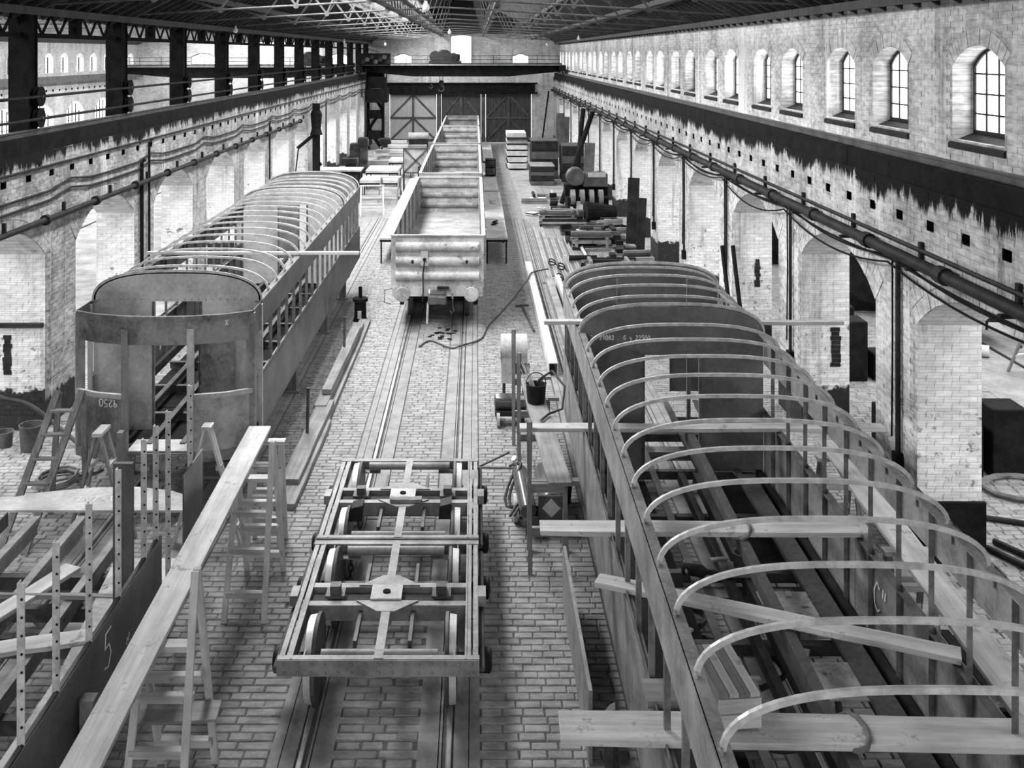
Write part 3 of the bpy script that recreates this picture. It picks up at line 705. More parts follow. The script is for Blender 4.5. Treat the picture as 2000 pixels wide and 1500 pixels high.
# ------------------------------------------------------------------ carriage body frames
def hoop_pts(w, rise, z0, n=26, flat=.0):
    """cross-section of the roof: tight shoulders, flat crown"""
    pts = []
    for i in range(n+1):
        t = PI*i/n; x = -w*math.copysign(abs(math.cos(t))**.72, math.cos(t)); z = z0+rise*max(0., math.sin(t))**.85
        pts.append((x, z))
    return pts
def rivets(mb, pts, n, r=.012, h=.008, seg=6):
    for p in pts: mb.lathe([(0, r), (h*.6, r*.9), (h, r*.4)], p, n, seg)
def carriage(c, L, w, zs, zw, zl, zt, rise, hoops, pillars, mats, bulk, skipdoor=(), end=None, y0=0, hoop_r=.02):
    """zs sill, zw waist, zl letterboard foot, zt cornice; hoops/pillars local y; bulk: [(y, half door, door top, material, z bottom)]"""
    sm, lm = mats
    for sg in (-1, 1):
        X = sg*w
        MB().box(X-.008, X+.008, y0, L, zl, zt).build('letterboard', lm, c)
        MB().box(X-sg*.05-.05, X-sg*.05+.05, y0, L, zt-.012, zt).build('cornice_angle', mats[0], c)
        n = max(1, round((L-y0)/3.6)); st = (L-y0)/n
        for k in range(n):
            p = MB().box(X-.007, X+.007, y0+k*st+.006, y0+(k+1)*st-.006, zs, zw).build('lower_panel', sm, c)
            if mats[0] is M['plate']: 
                rv = MB(); rivets(rv, [(X+sg*.007, y0+k*st+.05+i*.12, z) for i in range(int(st/.12)) for z in (zs+.05, zw-.04)], (sg, 0, 0), .009, .006, 5); rv.build('rivet_row', sm, c)
        MB().angle((X, y0, zw), (X, L, zw), .06, .01, -sg, 1, (1, 0, 0), (0, 0, 1)).build('waist_rail', M['angle'], c)
        MB().box(X-sg*.09-.04, X-sg*.09+.04, y0, L, zs-.03, zs+.13).build('sole_bar', M['dark'], c)
        for y in pillars:
            MB().angle((X-sg*.012, y, zs), (X-sg*.012, y, zt-.02), .05, .01, -sg, 1).build('pillar', M['angle'], c)
    for y in hoops:
        pts = [(x, y, z) for x, z in hoop_pts(w-.02, rise, zt-.03)]
        MB().sweep(pts, [(0, -.016), (0, .016), (-.007, .016), (-.007, -.01), (-.038, -.01), (-.038, -.016)], up=(0, 1, 0)).build('roof_hoop', M['hoop'], c)
        for sg in (-1, 1): MB().prism([(y-.05, zt-.16), (y+.05, zt-.16), (y+.05, zt+.03), (y-.05, zt+.03)], 'x', sg*(w-.03)-.006, sg*(w-.03)+.006).build('hoop_foot', mats[0], c)
    for y, hd, dt, bm, zb in bulk:
        pts = hoop_pts(w-.02, rise, zt-.01); m_ = MB()
        m_.prism([(a, b) for a, b in pts if 1][::1]+[(w-.02, dt), (-(w-.02), dt)] if True else pts, 'y', y-.006, y+.006)
        o = m_.build('bulkhead_head', bm, c)
        for sg in (-1, 1):
            a, b = sorted((sg*hd, sg*(w-.02)))
            MB().box(a, b, y-.006, y+.006, zb, dt).build('bulkhead_panel', bm, c)
            MB().angle((sg*hd, y-.006, zb), (sg*hd, y-.006, dt), .045, .008, sg, -1).build('door_post', M['angle'], c)
        MB().sweep([(x, y, z+.012) for x, z in pts], [(-.03, -.006), (.03, -.006), (.03, .006), (-.03, .006)], up=(0, 1, 0)).build('bulkhead_rim', M['hoop'], c)
        rv = MB(); rivets(rv, [(-w+.12+i*.115, y-.007, dt+.03) for i in range(int((2*w-.2)/.115))], (0, -1, 0), .01, .007, 5); rv.build('rivet_row', M['angle'], c)
def underfloor(c, y0, y1, w, z, cross=1.45, longs=(-.75, -.22, .3, .8), h=.12):
    for x in longs:
        MB().box(x-.045, x+.045, y0, y1, z, z+.02).box(x-.008, x+.008, y0, y1, z-h, z).build('floor_joist', M['iron'], c)
    y = y0+.3
    while y < y1:
        m_ = MB().box(-w+.1, w-.1, y-.05, y+.05, z-h-.02, z-h).box(-w+.1, w-.1, y-.008, y+.008, z-h-.14, z-h-.02); 
        rivets(m_, [(-w+.2+i*.2, y-.03, z-h) for i in range(int((2*w-.3)/.2))], (0, 0, 1), .012, .008, 5)
        m_.build('cross_bearer', M['iron'], c); y += cross
# --- left carriage, bowed end towards the camera
LC = thing('carriage_frame', 'steel carriage body shell with bowed end and rounded hoops, by the left arcade', 'railway carriage', (-4.83, 15.55, 0))
hps = [1.75+.745*i for i in range(19)]
carriage(LC, 15.1, 1.375, 1.0, 1.88, 2.66, 3.1, .46, hps, [1.9+.745*i for i in range(18)], (M['plate'], M['plate']),
         [(1.05, .36, 3.08, M['pale'], 1.0), (11.6, .36, 3.08, M['pale'], 1.0), (14.95, .4, 3.0, M['primer'], 1.0)], y0=.95)
underfloor(LC, .3, 15, 1.375, 1.05)
for k in range(6): MB().box(-1.25, 1.25, .35+k*2.42, .35+k*2.42+2.38, .76, .775).build('shade_sheet', M['black'], LC)  # black sheets added to stand for the shade beneath the carriage
plan = [(-1.375, .95), (-1.375, .38), (-1.0, .17), (-.5, .04), (0, 0), (.5, .04), (1.0, .17), (1.375, .38), (1.375, .95)]
def curved(pl, z0, z1, t=.012):
    m_ = MB()
    for (a, b), (c_, d) in zip(pl, pl[1:]):
        m_.add([(a, b, z0), (c_, d, z0), (c_, d, z1), (a, b, z1), (a, b+t, z0), (c_, d+t, z0), (c_, d+t, z1), (a, b+t, z1)], ((0, 1, 2, 3), (4, 5, 6, 7), (0, 1, 5, 4), (3, 2, 6, 7)))
    return m_
fp = plan[1:-1]
for nm, a, b, mt in (('end_letterboard', 0, 3, 'plate2'), ('end_letterboard', 2, 5, 'plate2'), ('end_letterboard', 4, 7, 'plate2')):
    curved(fp[a:b], 2.66, 3.1).build(nm, M[mt], LC)
curved([(x*1.0, y-.02) for x, y in fp], 3.06, 3.1, .05).build('end_cornice', M['plate2'], LC)
rv = MB(); rivets(rv, [(x*.99, .38*(abs(x)/1.375)**2.0-.022, 3.08) for x in [-1.3+.1*i for i in range(27)]], (0, -1, 0), .012, .01, 6); rv.build('rivet_row', M['plate2'], LC)
for sg in (-1, 1):
    sub = [(sg*.47, .035), (sg*1.0, .17), (sg*1.375, .38)]
    curved(sub, 1.0, 1.86).build('end_lower_panel', M['plate2'] if sg < 0 else M['wagon'], LC)
    curved([(x, y-.03) for x, y in sub], 1.83, 1.9, .06).build('end_waist_rail', M['pale'], LC)
    MB().box(sg*.5-.05, sg*.5+.05, .0, .06, 1.0, 2.9).build('door_pillar', M['primer'] if sg < 0 else M['pale'], LC)
    MB().lathe([(1.0, .075), (3.06, .075)], (sg*1.33, .42, 0), (0, 0, 1), 12).build('corner_pillar', M['primer'], LC, smooth=True)
    MB().box(sg*1.375-.03, sg*1.375+.03, .92, 1.0, 1.0, 3.06).build('entrance_pillar', M['pale'], LC)
    MB().box(sg*1.375-.008, sg*1.375+.008, .42, .97, 2.66, 3.1).build('letterboard', M['plate'], LC)
    MB().box(sg*1.375-.03, sg*1.375+.03, .42, .5, 1.0, 2.7).build('entrance_pillar', M['primer'], LC)
MB().box(.42, .95, .95, .96, 1.5, 2.55).build('inner_panel', M['plate2'], LC)
m_ = curved([(x, y-.02) for x, y in fp], .86, 1.02, .1)
m_.build('headstock', M['plate2'], LC); rv = MB(); rivets(rv, [(-.45+.09*i, -.005, .95) for i in range(11)], (0, -1, 0), .016, .014, 6); rv.box(-.32, -.2, -.02, 0, .9, .99); rv.box(.2, .32, -.02, 0, .9, .99); rv.build('headstock_bolts', M['primer'], LC)
MB().add([(-.47, .03, 1.03), (.47, .03, 1.03), (.47, .5, 1.03), (-.47, .5, 1.03), (-.47, .03, 1.05), (.47, .03, 1.05), (.47, .5, 1.05), (-.47, .5, 1.05)], ((0, 1, 2, 3), (4, 5, 6, 7), (0, 1, 5, 4), (1, 2, 6, 5), (2, 3, 7, 6), (3, 0, 4, 7))).build('door_step_plate', M['pale'], LC)
chalk('9250', (-.62, .03, 1.82), (-1, .2, 0), (0, 0, -1), .11, LC)
chalk('X', (1.0, .155, 2.93), (1, .3, 0), (0, 0, 1), .08, LC); chalk('Y', (-.29, 1.03, 2.3), (1, 0, 0), (0, 0, 1), .1, LC)
# timber stands under it
def stand(x, y, w, h, label, grp):
    t = thing('timber_stand', label, 'stand', (x, y, 0), 0, grp)
    for sg in (-1, 1):
        MB().box(sg*w/2-.09, sg*w/2+.09, -.1, .1, 0, h-.14).build('post', M['woodz'], t)
        MB().bar((sg*w/2-sg*.1, 0, h-.16), (sg*w/2-sg*.5, 0, .02), .07, .09).build('brace', M['woodz'], t)
    MB().box(-w/2-.2, w/2+.2, -.12, .12, h-.14, h).build('head_beam', M['woodx'], t)
    MB().box(-w/2-.15, w/2+.15, -.14, .14, 0, .05).build('sill', M['woodx'], t)
for i, y in enumerate((17.2, 21.5, 26.0, 29.6)): stand(-4.83, y, 2.0, .77, 'braced timber stand under the left carriage, %s from its bowed end' % ('first second third fourth'.split()[i]), 'stands under the left carriage')
for i, y in enumerate((8.6, 12.2, 16.6)): stand(2.86+.0118*(y-6), y, 2.0, .68, 'low timber stand under the right carriage, %s from the camera' % ('first second third'.split()[i]), 'stands under the right carriage')

# --- right carriage, open frame running out under the camera
RC = thing('carriage_frame', 'open steel carriage frame with bare roof hoops, filling the right foreground', 'railway carriage', (2.805, 6.0, 0), -.0118)
hr = [.08+.745*i for i in range(-1, 12)]; hr = [h for h in hr if abs(h-9.2) > .3]+[9.95, 10.7, 11.45, 12.1]
hr = sorted(set(round(h, 3) for h in hr))
carriage(RC, 12.25, 1.375, .8, 1.78, 2.5, 2.95, .42, hr, [.42+.745*i for i in range(-2, 16)], (M['flake'], M['flake']),
         [(9.2, .4, 2.62, M['bulk'], .9), (12.2, .5, 2.62, M['bulk'], 1.1)], y0=-1.4)
underfloor(RC, -1.4, 12.2, 1.375, .93, 1.5, (-.9, -.3, .42, .95), .1)
for k in range(5):  # black sheets added in place of shade on the paving below
    MB().box(-1.27, -.36, -1.3+k*2.7, 1.35+k*2.7, .64, .655).build('shade_sheet', M['black'], RC)
    if k not in (1, 2): MB().box(.5, 1.27, -1.3+k*2.7, 1.35+k*2.7, .64, .655).build('shade_sheet', M['black'], RC)
for x in (.1, .32): MB().box(x-.045, x+.045, -1.4, 9, .82, .96).build('centre_longitudinal', M['iron'], RC)
for y, x in ((4.0, .68), (5.35, .62)):
    m_ = MB().box(x-.3, x+.35, y-.3, y+.3, .965, .98); rivets(m_, [(x+a, y+b, .98) for a in (-.2, .05, .25) for b in (-.18, .05, .2)], (0, 0, 1), .02, .015); m_.build('bracket_plate', M['wagon'], RC)
ch = chalk('21-21082.. G y 22500', (-1.2, 9.185, 2.85), (1, 0, 0), (0, 0, 1), .062, RC, .006)
chalk('C"', (1.355, 4.84, 1.25), (0, -1, 0), (0, 0, 1), .3, RC, .009)
chalk('V012', (.3, 4.78, .84), (1, 0, 0), (0, 0, 1), .06, RC, .005); 
for x, mt in ((-1.05, 'dwood'), (1.0, 'dwood')):
    MB().box(x-.12, x+.12, -1.2, 8.8, .985, 1.02).build('floor_board', M[mt], RC)
# internal posts of the far vestibule
for x in (-.55, .62): MB().angle((x, 11.2, .95), (x, 11.2, 3.3), .06, .01).build('vestibule_post', M['angle'], RC)
MB().box(-.55, .62, 11.19, 11.21, 2.6, 2.66).build('vestibule_rail', M['angle'], RC)

# --- half-built carriage in the left foreground: sill frame, side sheet and uprights
FC = thing('carriage_frame', 'half-built carriage underframe with bare upright posts in the left foreground', 'railway carriage', (-4.83, 7, 0))
Xr = 1.38
MB().box(Xr-.008, Xr+.008, -2.2, 4.25, .72, 1.8).build('side_sheet', M['plate'], FC)
MB().angle((Xr, -2.2, 1.8), (Xr, 4.25, 1.8), .05, .01, -1, -1, (1, 0, 0), (0, 0, 1)).build('waist_angle', M['iron'], FC)
MB().box(Xr-.008, Xr+.008, 5.1, 5.95, 1.0, 2.1).build('side_sheet', M['plate'], FC)
for i, y in enumerate((.84, 1.5, 2.22, 2.98, 3.75, 4.15, 4.6, 5.5)):
    up = MB().angle((Xr-.06, y, .8), (Xr-.06, y, 3.04), .06, .01, 1, 1); 
    up.build('upright', M['hoop'], FC)
    hl = MB()
    for q in range(14): hl.lathe([(0, .011), (.004, .011)], (Xr-.02, y-.004, 1.1+q*.14), (0, -1, 0), 6)
    hl.build('bolt_holes', M['black'], FC, kind='stuff')
MB().box(Xr-.3, Xr-.1, 3.6, 3.66, .9, 2.85).build('channel_post', M['plate'], FC); MB().box(Xr-.42, Xr-.36, 4.05, 4.15, .9, 3.0).build('channel_post', M['angle'], FC)
for x in (-1.38,): MB().box(x-.008, x+.008, -2, 6.6, .82, 1.0).build('sole_bar', M['iron'], FC)
MB().box(Xr-.16, Xr-.04, -2.2, 6.6, .82, 1.0).build('sole_bar', M['iron'], FC)
MB().prism([(Xr-.02, -2.2), (Xr-.02, 5.3), (Xr-.87, 5.3), (Xr-.62, 3.0), (Xr-.62, 1.6), (Xr-.9, 1.2), (Xr-1.2, -2.2)], 'z', 1.02, 1.035).build('gusset_plate', M['wagon'], FC)
for x in (-.95, -.35, .3): MB().box(x-.05, x+.05, -2.2, 6.5, .96, 1.0).box(x-.01, x+.01, -2.2, 6.5, .76, .96).build('floor_joist', M['primer'], FC)
for y in (.2, 1.5, 2.75, 4.0, 4.7, 5.4): MB().box(-1.38, Xr, y-.055, y+.055, .74, .78).box(-1.38, Xr, y-.008, y+.008, .6, .74).build('cross_bearer', M['iron'], FC)
ep = [(-1.75, .0), (-1.72, .28), (-1.2, .55), (-.5, .72), (.1, .74), (.6, .62), (.95, .42), (.97, .0)]
m_ = MB(); m_.prism(ep, 'z', 0, .03); o = m_.build('end_plate', M['pale'], FC); o.location = (0, 6.6, 1.0)
chalk('1NT-V7', (-.6, 6.85, 1.035), (1, 0, 0), (0, 1, 0), .16, FC)
chalk('5', (Xr+.012, 2.5, 1.35), (0, 1, .0), (0, 0, 1), .34, FC, .008)
chalk('?', (Xr+.012, 3.1, 1.25), (0, 1, 0), (0, 0, 1), .16, FC); chalk('V', (Xr+.012, 2.9, .95), (0, 1, 0), (0, 0, 1), .14, FC)
for i, y in enumerate((8.4, 12.6)):
    stand(-4.83, y, 1.9, .6, 'low timber stand under the half-built frame, '+('nearer' if i == 0 else 'farther')+' one', 'stands under the half-built frame')
for i, (p, q, lab) in enumerate((((-6.2, 8.6, 1.0), (-4.75, 12.1, 1.0), 'rough pale plank lying askew on the half-built floor frame'), ((-5.2, 10.3, 1.02), (-3.6, 10.75, 1.02), 'short plank across the sill of the half-built frame'))):
    planks('plank', p, q, .24, .05, M['plankx'], lab)
planks('plank', (-6.6, 11.5, 1.0), (-3.4, 11.42, 1.0), .06, .05, M['woodx'], 'thin rail laid across the half-built frame near its far end', 'rail')

# ------------------------------------------------------------------ two bogies on the centre track
TC = -1.015
def bogie(y, label):
    b = thing('bogie', label, 'bogie', (TC, y, 0), 0, 'bogies on the centre track')
    z = .75; w = 1.0
    for sg in (-1, 1):
        X = sg*w
        MB().box(X-sg*.085-.01, X-sg*.085+.01, -1.3, 1.3, z-.17, z+.015).box(*sorted((X-sg*.085, X-sg*.03)), -1.3, 1.3, z-.012, z+.003).build('side_frame', M['bogie'], b)
        MB().box(X+sg*.02-.028, X+sg*.02+.028, -1.3, 1.3, z-.03, z+.002).build('outer_bar', M['bogie'], b)
        for yy in (-1.1, -.4, .4, 1.1): MB().box(*sorted((X-sg*.085, X+sg*.03)), yy-.05, yy+.05, z-.05, z-.032).build('spacer', M['iron'], b)
        m_ = MB(); rivets(m_, [(X-sg*.075, -1.2+i*.1, z-.06) for i in range(25)], (sg, 0, 0), .02, .02, 6); m_.build('rivet_row', M['bogie'], b)
        for ya in (-.76, .76):
            MB().lathe([(0, .09), (.02, .13), (.2, .13), (.22, .09)], (sg*(w-.02), ya, .43), (sg, 0, 0), 16).build('axle_box', M['dark'], b, smooth=True)
            MB().prism([(ya-.22, z-.17), (ya+.22, z-.17), (ya+.13, .38), (ya-.13, .38)], 'x', X-.02, X+.02).build('horn_guide', M['iron'], b)
            # wheel: tread, flange, web
            s = sg
            pr_ = [(-.055*s, .10), (-.055*s, .36), (-.055*s, .455), (-.02*s, .46), (-.012*s, .435), (.07*s, .425), (.07*s, .36), (.02*s, .33), (.015*s, .14), (.09*s, .12), (.09*s, .09)]
            wh = MB().lathe(pr_, (sg*.745, ya, .445), (1, 0, 0), 36).build('wheel', M['iron'], b, smooth=True)
            MB().lathe([(-.008*s, .4365), (.068*s, .4265)], (sg*.745, ya, .445), (1, 0, 0), 36, False).build('wheel_tread', M['tyre'], wh, smooth=True)
        MB().tube([(sg*1.09, -1.25, .62), (sg*1.09, 1.25, .62)], .03).build('brake_rod', M['iron'], b)
        MB().box(sg*(w+.05), sg*(w+.14), -.12, .12, z-.08, z+.04).build('side_bearer', M['bogie'], b)
    for ya in (-.76, .76): MB().tube([(-.98, ya, .445), (-.5, ya, .445), (.5, ya, .445), (.98, ya, .445)], .065, 12).build('axle', M['iron'], b, smooth=True)
    for ye, sg in ((-1.32, -1), (1.3, 1)):
        m_ = MB().box(-1.06, 1.06, ye-.008, ye+.012, z-.16, z+.01).box(-1.06, 1.06, ye, ye-sg*.09, z-.006, z+.01)
        m_.build('headstock', M['bogie'], b)
        m_ = MB(); rivets(m_, [(-.98+i*.14, ye-.008, z-.03-.09*(j)) for i in range(15) for j in range(2)], (0, -1, 0), .021, .02, 6); m_.build('rivet_row', M['bogie'], b)
        MB().tube([(-.62, ye-sg*.17, z-.035), (.62, ye-sg*.17, z-.035)], .055, 12).build('brake_beam', M['primer'] if sg < 0 else M['bogie'], b, smooth=True)
        for s2 in (-1, 1): MB().box(s2*.62-.17, s2*.62+.17, ye-sg*.03, ye-sg*.22, z-.13, z-.115).box(s2*.62+s2*.165, s2*.62+s2*.18, ye-sg*.02, ye-sg*.22, z-.15, z).build('brake_bracket', M['bogie'], b)
    for yt, sg in ((-.2, -1), (.2, 1)):
        MB().box(-.96, .96, yt-.05, yt+.05, z-.012, z+.004).box(-.96, .96, yt-.006, yt+.006, z-.2, z).build('transom', M['bogie'], b)
        MB().prism([(-.36, yt-.03*sg), (.36, yt-.03*sg), (.1, yt+.2*sg), (-.1, yt+.2*sg)], 'z', z+.004, z+.02).build('gusset_plate', M['bogie'], b)
        MB().box(-.05, .05, min(yt+.15*sg, 1.3*sg), max(yt+.15*sg, 1.3*sg), z+.002, z+.016).build('centre_strap', M['bogie'], b)
    MB().box(-.9, .9, -.1, .1, z-.26, z-.05).build('bolster', M['dark'], b, bevel=.01)
    MB().box(-.2, .16, -.17, .14, z+.021, z+.04).build('centre_plate', M['pale'], b)
    MB().lathe([(0, .045), (.014, .045)], (-.02, -.02, z+.04), (0, 0, 1), 14).build('centre_pin_hole', M['black'], b)
    for sg in (-1, 1):
        MB().box(sg*.62-.06, sg*.62+.06, -.06, .06, z, z+.12).box(sg*.62-.11, sg*.62+.11, -.1, .1, z, z+.03).build('side_bearing', M['iron'], b)
        for yq in (-.55, .55): MB().box(sg*.3-.02, sg*.3+.02, yq-.3, yq+.3, z-.14, z-.06).build('brake_lever', M['iron'], b)
    MB().tube([(0, -.9, .55), (0, .9, .55)], .022).build('pull_rod', M['iron'], b)
    return b
bogie(12.02, 'grey plate-frame railway bogie nearest the camera on the centre track')
b2 = bogie(14.71, 'grey plate-frame railway bogie farther from the camera, close behind the first')
lab = 'black chain dangling inside the near left corner of the farther pair of wheels'
chn = thing('chain', 'short iron chain hanging between the two bogies near the left wheel', 'chain', (-1.62, 13.35, .25))
for k in range(5):
    pts = [(.03*math.cos(t*PI/5)*(k % 2), .03*math.cos(t*PI/5)*(1-k % 2), .085*k+.055*math.sin(t*PI/5)+.055) for t in range(11)]
    MB().tube(pts, .011, 6).build('chain_link', M['dark'], chn)
for x, y, lab in ((-1.62, 13.98, 'dark wooden wedge block on the left side of the farther bogie'), (-.42, 14.05, 'dark wooden wedge block with pale splinter on the farther bogie')):
    MBb = MB().prism([(-.08, 0), (.08, 0), (.1, .22), (-.06, .18)], 'y', -.12, .12)
    MBb.v = [(a+x, b+y+.0, c+.757) for a, b, c in MBb.v]; solo(MBb, 'wedge_block', M['dark'], lab, 'block', 'wedge blocks on the farther bogie', bevel=.006)
planks('packing_piece', (-1.2, 14.45, .775), (-.75, 14.45, .775), .12, .05, M['woodx'], 'flat wooden packing piece on the farther bogie bolster', 'block')

# ------------------------------------------------------------------ open goods wagons
def rib_mb(x0, x1, y, z, h, d, sg):
    """pressed corrugation: rounded bulge with tapered ends"""
    m_ = MB(); n = 14; k = 6; rows = []
    for i in range(n+1):
        x = x0+(x1-x0)*(.5-.5*math.copysign(abs(math.cos(PI*i/n))**.45, math.cos(PI*i/n))); e = min(1, (min(i, n-i)+.0)*1.0*1.4+.15)
        rows.append([(x, y+sg*d*e*math.sin(PI*j/k), z-h/2*e*math.cos(PI*j/k)) for j in range(k+1)])
    vs = [p for r in rows for p in r]; fs = [(i*(k+1)+j, (i+1)*(k+1)+j, (i+1)*(k+1)+j+1, i*(k+1)+j+1) for i in range(n) for j in range(k)]
    return m_.add(vs, fs)
def wagon(y0, L, label, detail):
    g = thing('goods_wagon', label, 'wagon', (TC+.04, y0, 0), 0, 'open goods wagons on the centre track')
    w = 1.19; zf, zt = 1.1, 2.38
    MB().box(-w, w, 0, L, zf-.06, zf).build('floor_plate', M['wagin'], g)
    for ye, sg in ((0, -1), (L, 1)):
        MB().box(-w, w, ye-.008, ye+.008, zf-.06, zt).build('end_panel', M['wagon'], g)
        for z in ((1.34, 1.72, 2.1) if True else ()):
            rib_mb(-w+.1, w-.1, ye+sg*.008, z, .25, .095, sg).build('end_rib', M['wagon'], g, smooth=True)
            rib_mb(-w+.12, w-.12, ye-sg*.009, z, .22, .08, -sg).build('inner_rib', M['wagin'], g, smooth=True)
        MB().box(-w-.03, w+.03, ye-.06, ye+.03, zt, zt+.03).build('end_rim', M['wagon'], g)
        for s2 in (-1, 1): MB().angle((s2*(w+.006), ye+sg*.012, zf-.06), (s2*(w+.006), ye+sg*.012, zt), .07, .012, -s2, -sg).build('corner_angle', M['wagon'], g)
        if detail or sg > 0: MB().box(-w+.02, w-.02, ye-.05 if sg < 0 else ye, ye if sg < 0 else ye+.05, .82, 1.06).build('headstock', M['wagon'], g)
    for sg in (-1, 1):
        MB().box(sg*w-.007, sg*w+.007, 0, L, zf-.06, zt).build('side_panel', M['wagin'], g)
        MB().box(sg*w-.05, sg*w+.05, 0, L, zt, zt+.03).build('side_rim', M['pale'], g)
        n = int(L/.95)
        for i in range(1, n):
            y = L*i/n; MB().box(sg*(w+.007), sg*(w+.08), y-.04, y+.04, zf-.06, zt).build('stanchion', M['wagon'], g)
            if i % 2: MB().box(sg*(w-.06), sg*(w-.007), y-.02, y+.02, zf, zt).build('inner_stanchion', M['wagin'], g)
        MB().box(sg*.86-.04, sg*.86+.04, 0, L, .8, 1.04).build('sole_bar', M['dark'], g)
        for yc in (1.3, 2.95, L-2.95, L-1.3) if detail else (1.3, L-1.3):
            s = sg
            MB().lathe([(-.055*s, .1), (-.055*s, .47), (-.02*s, .475), (-.012*s, .45), (.07*s, .44), (.07*s, .37), (.02*s, .34), (.02*s, .12), (.09*s, .1)], (sg*.745, yc, .455), (1, 0, 0), 28).build('wheel', M['iron'], g, smooth=True)
            MB().box(sg*1.0-.05, sg*1.0+.1*0+.05, yc-.16, yc+.16, .33, .62).build('axle_box', M['dark'], g)
    for yc in (1.3, 2.95, L-2.95, L-1.3) if detail else (1.3, L-1.3): MB().tube([(-.9, yc, .455), (.9, yc, .455)], .07, 10).build('axle', M['dark'], g)
    for yc in (2.1, L-2.1): MB().box(-1.0, 1.0, yc-.2, yc+.2, .6, .8).box(-1.02, -.92, yc-1.4, yc+1.4, .42, .7).box(.92, 1.02, yc-1.4, yc+1.4, .42, .7).build('bogie_frame', M['dark'], g)
    if detail:
        for sg in (-1, 1):
            x = sg*.88
            MB().lathe([(0, .17), (.03, .17), (.03, .1), (.3, .085), (.3, .09), (.34, .16), (.4, .19), (.42, .18), (.43, .06)], (x, -.05, .96), (0, -1, 0), 24).build('buffer', M['wagon'], g, smooth=True)
            m_ = MB(); rivets(m_, [(x+.14*math.cos(a*PI/4), -.08, .96+.14*math.sin(a*PI/4)) for a in range(8)], (0, -1, 0), .014, .012); m_.build('buffer_bolts', M['iron'], g)
            MB().lathe([(0, .055), (.02, .05), (.03, .03)], (sg*.7+.06, -.075, 1.72), (0, -1, 0), 14).build('vent_boss', M['dark'], g)
        MB().box(-.42, -.24, -.1, -.075, 1.62, 2.0).build('latch_plate', M['pale'], g)
        MB().lathe([(0, .05), (.05, .045)], (-.33, -.1, 1.78), (0, -1, 0), 10).build('latch_boss', M['dark'], g)
        MB().tube([(-.33, -.12, 1.75), (-.37, -.13, 1.4), (-.36, -.14, 1.0), (-.38, -.14, .7)], .016, 6).build('lever_chain', M['dark'], g)
        MB().box(-.15, .2, -.42, -.05, .72, .98).box(-.22, .02, -.62, -.4, .74, .94).prism([(-.02, -.62), (.22, -.72), (.26, -.55), (.12, -.42), (-.02, -.42)], 'z', .76, .94).build('coupler', M['iron'], g, bevel=.012)
        MB().box(.0, .3, -.12, -.05, 1.02, 1.08).build('uncoupling_bracket', M['dark'], g)
        MB().tube([(-.2, -.1, 1.0), (-.2, -.3, .95), (-.23, -.38, .7), (-.25, -.38, .2)], .028, 8).build('brake_hose', M['pale'], g, smooth=True)
        MB().tube([(.38, -.1, .9), (.4, -.25, .8), (.42, -.3, .5), (.38, -.3, .42), (.34, -.26, .5)], .026, 8).build('coupling_link', M['iron'], g, smooth=True)
        m_ = MB(); rivets(m_, [(sx*(w-.03), -.01, zf+i*.09) for sx in (-1, 1) for i in range(14)], (0, -1, 0), .014, .012); m_.build('rivet_row', M['wagon'], g)
        chalk('T76.', (.72, -.085, 1.32), (1, 0, 0), (0, 0, 1), .09, g)
        m_ = MB().tube([(-1.15, -.02, 1.02), (-1.36, -.02, .98), (-1.38, -.02, .66), (-1.2, -.02, .62)], .015, 6); m_.build('hand_grab', M['iron'], g)
        # loose plank lying on the wagon's near side floor line
wagon(26.5, 12.35, 'open steel goods wagon with buffers, nearest of the wagon row', True)
wagon(40.2, 12.4, 'open steel goods wagon, second in the wagon row', False)
wagon(53.6, 12.3, 'open steel goods wagon, third in the wagon row', False)
wagon(66.9, 10.3, 'open steel goods wagon, farthest in the wagon row by the doors', False)

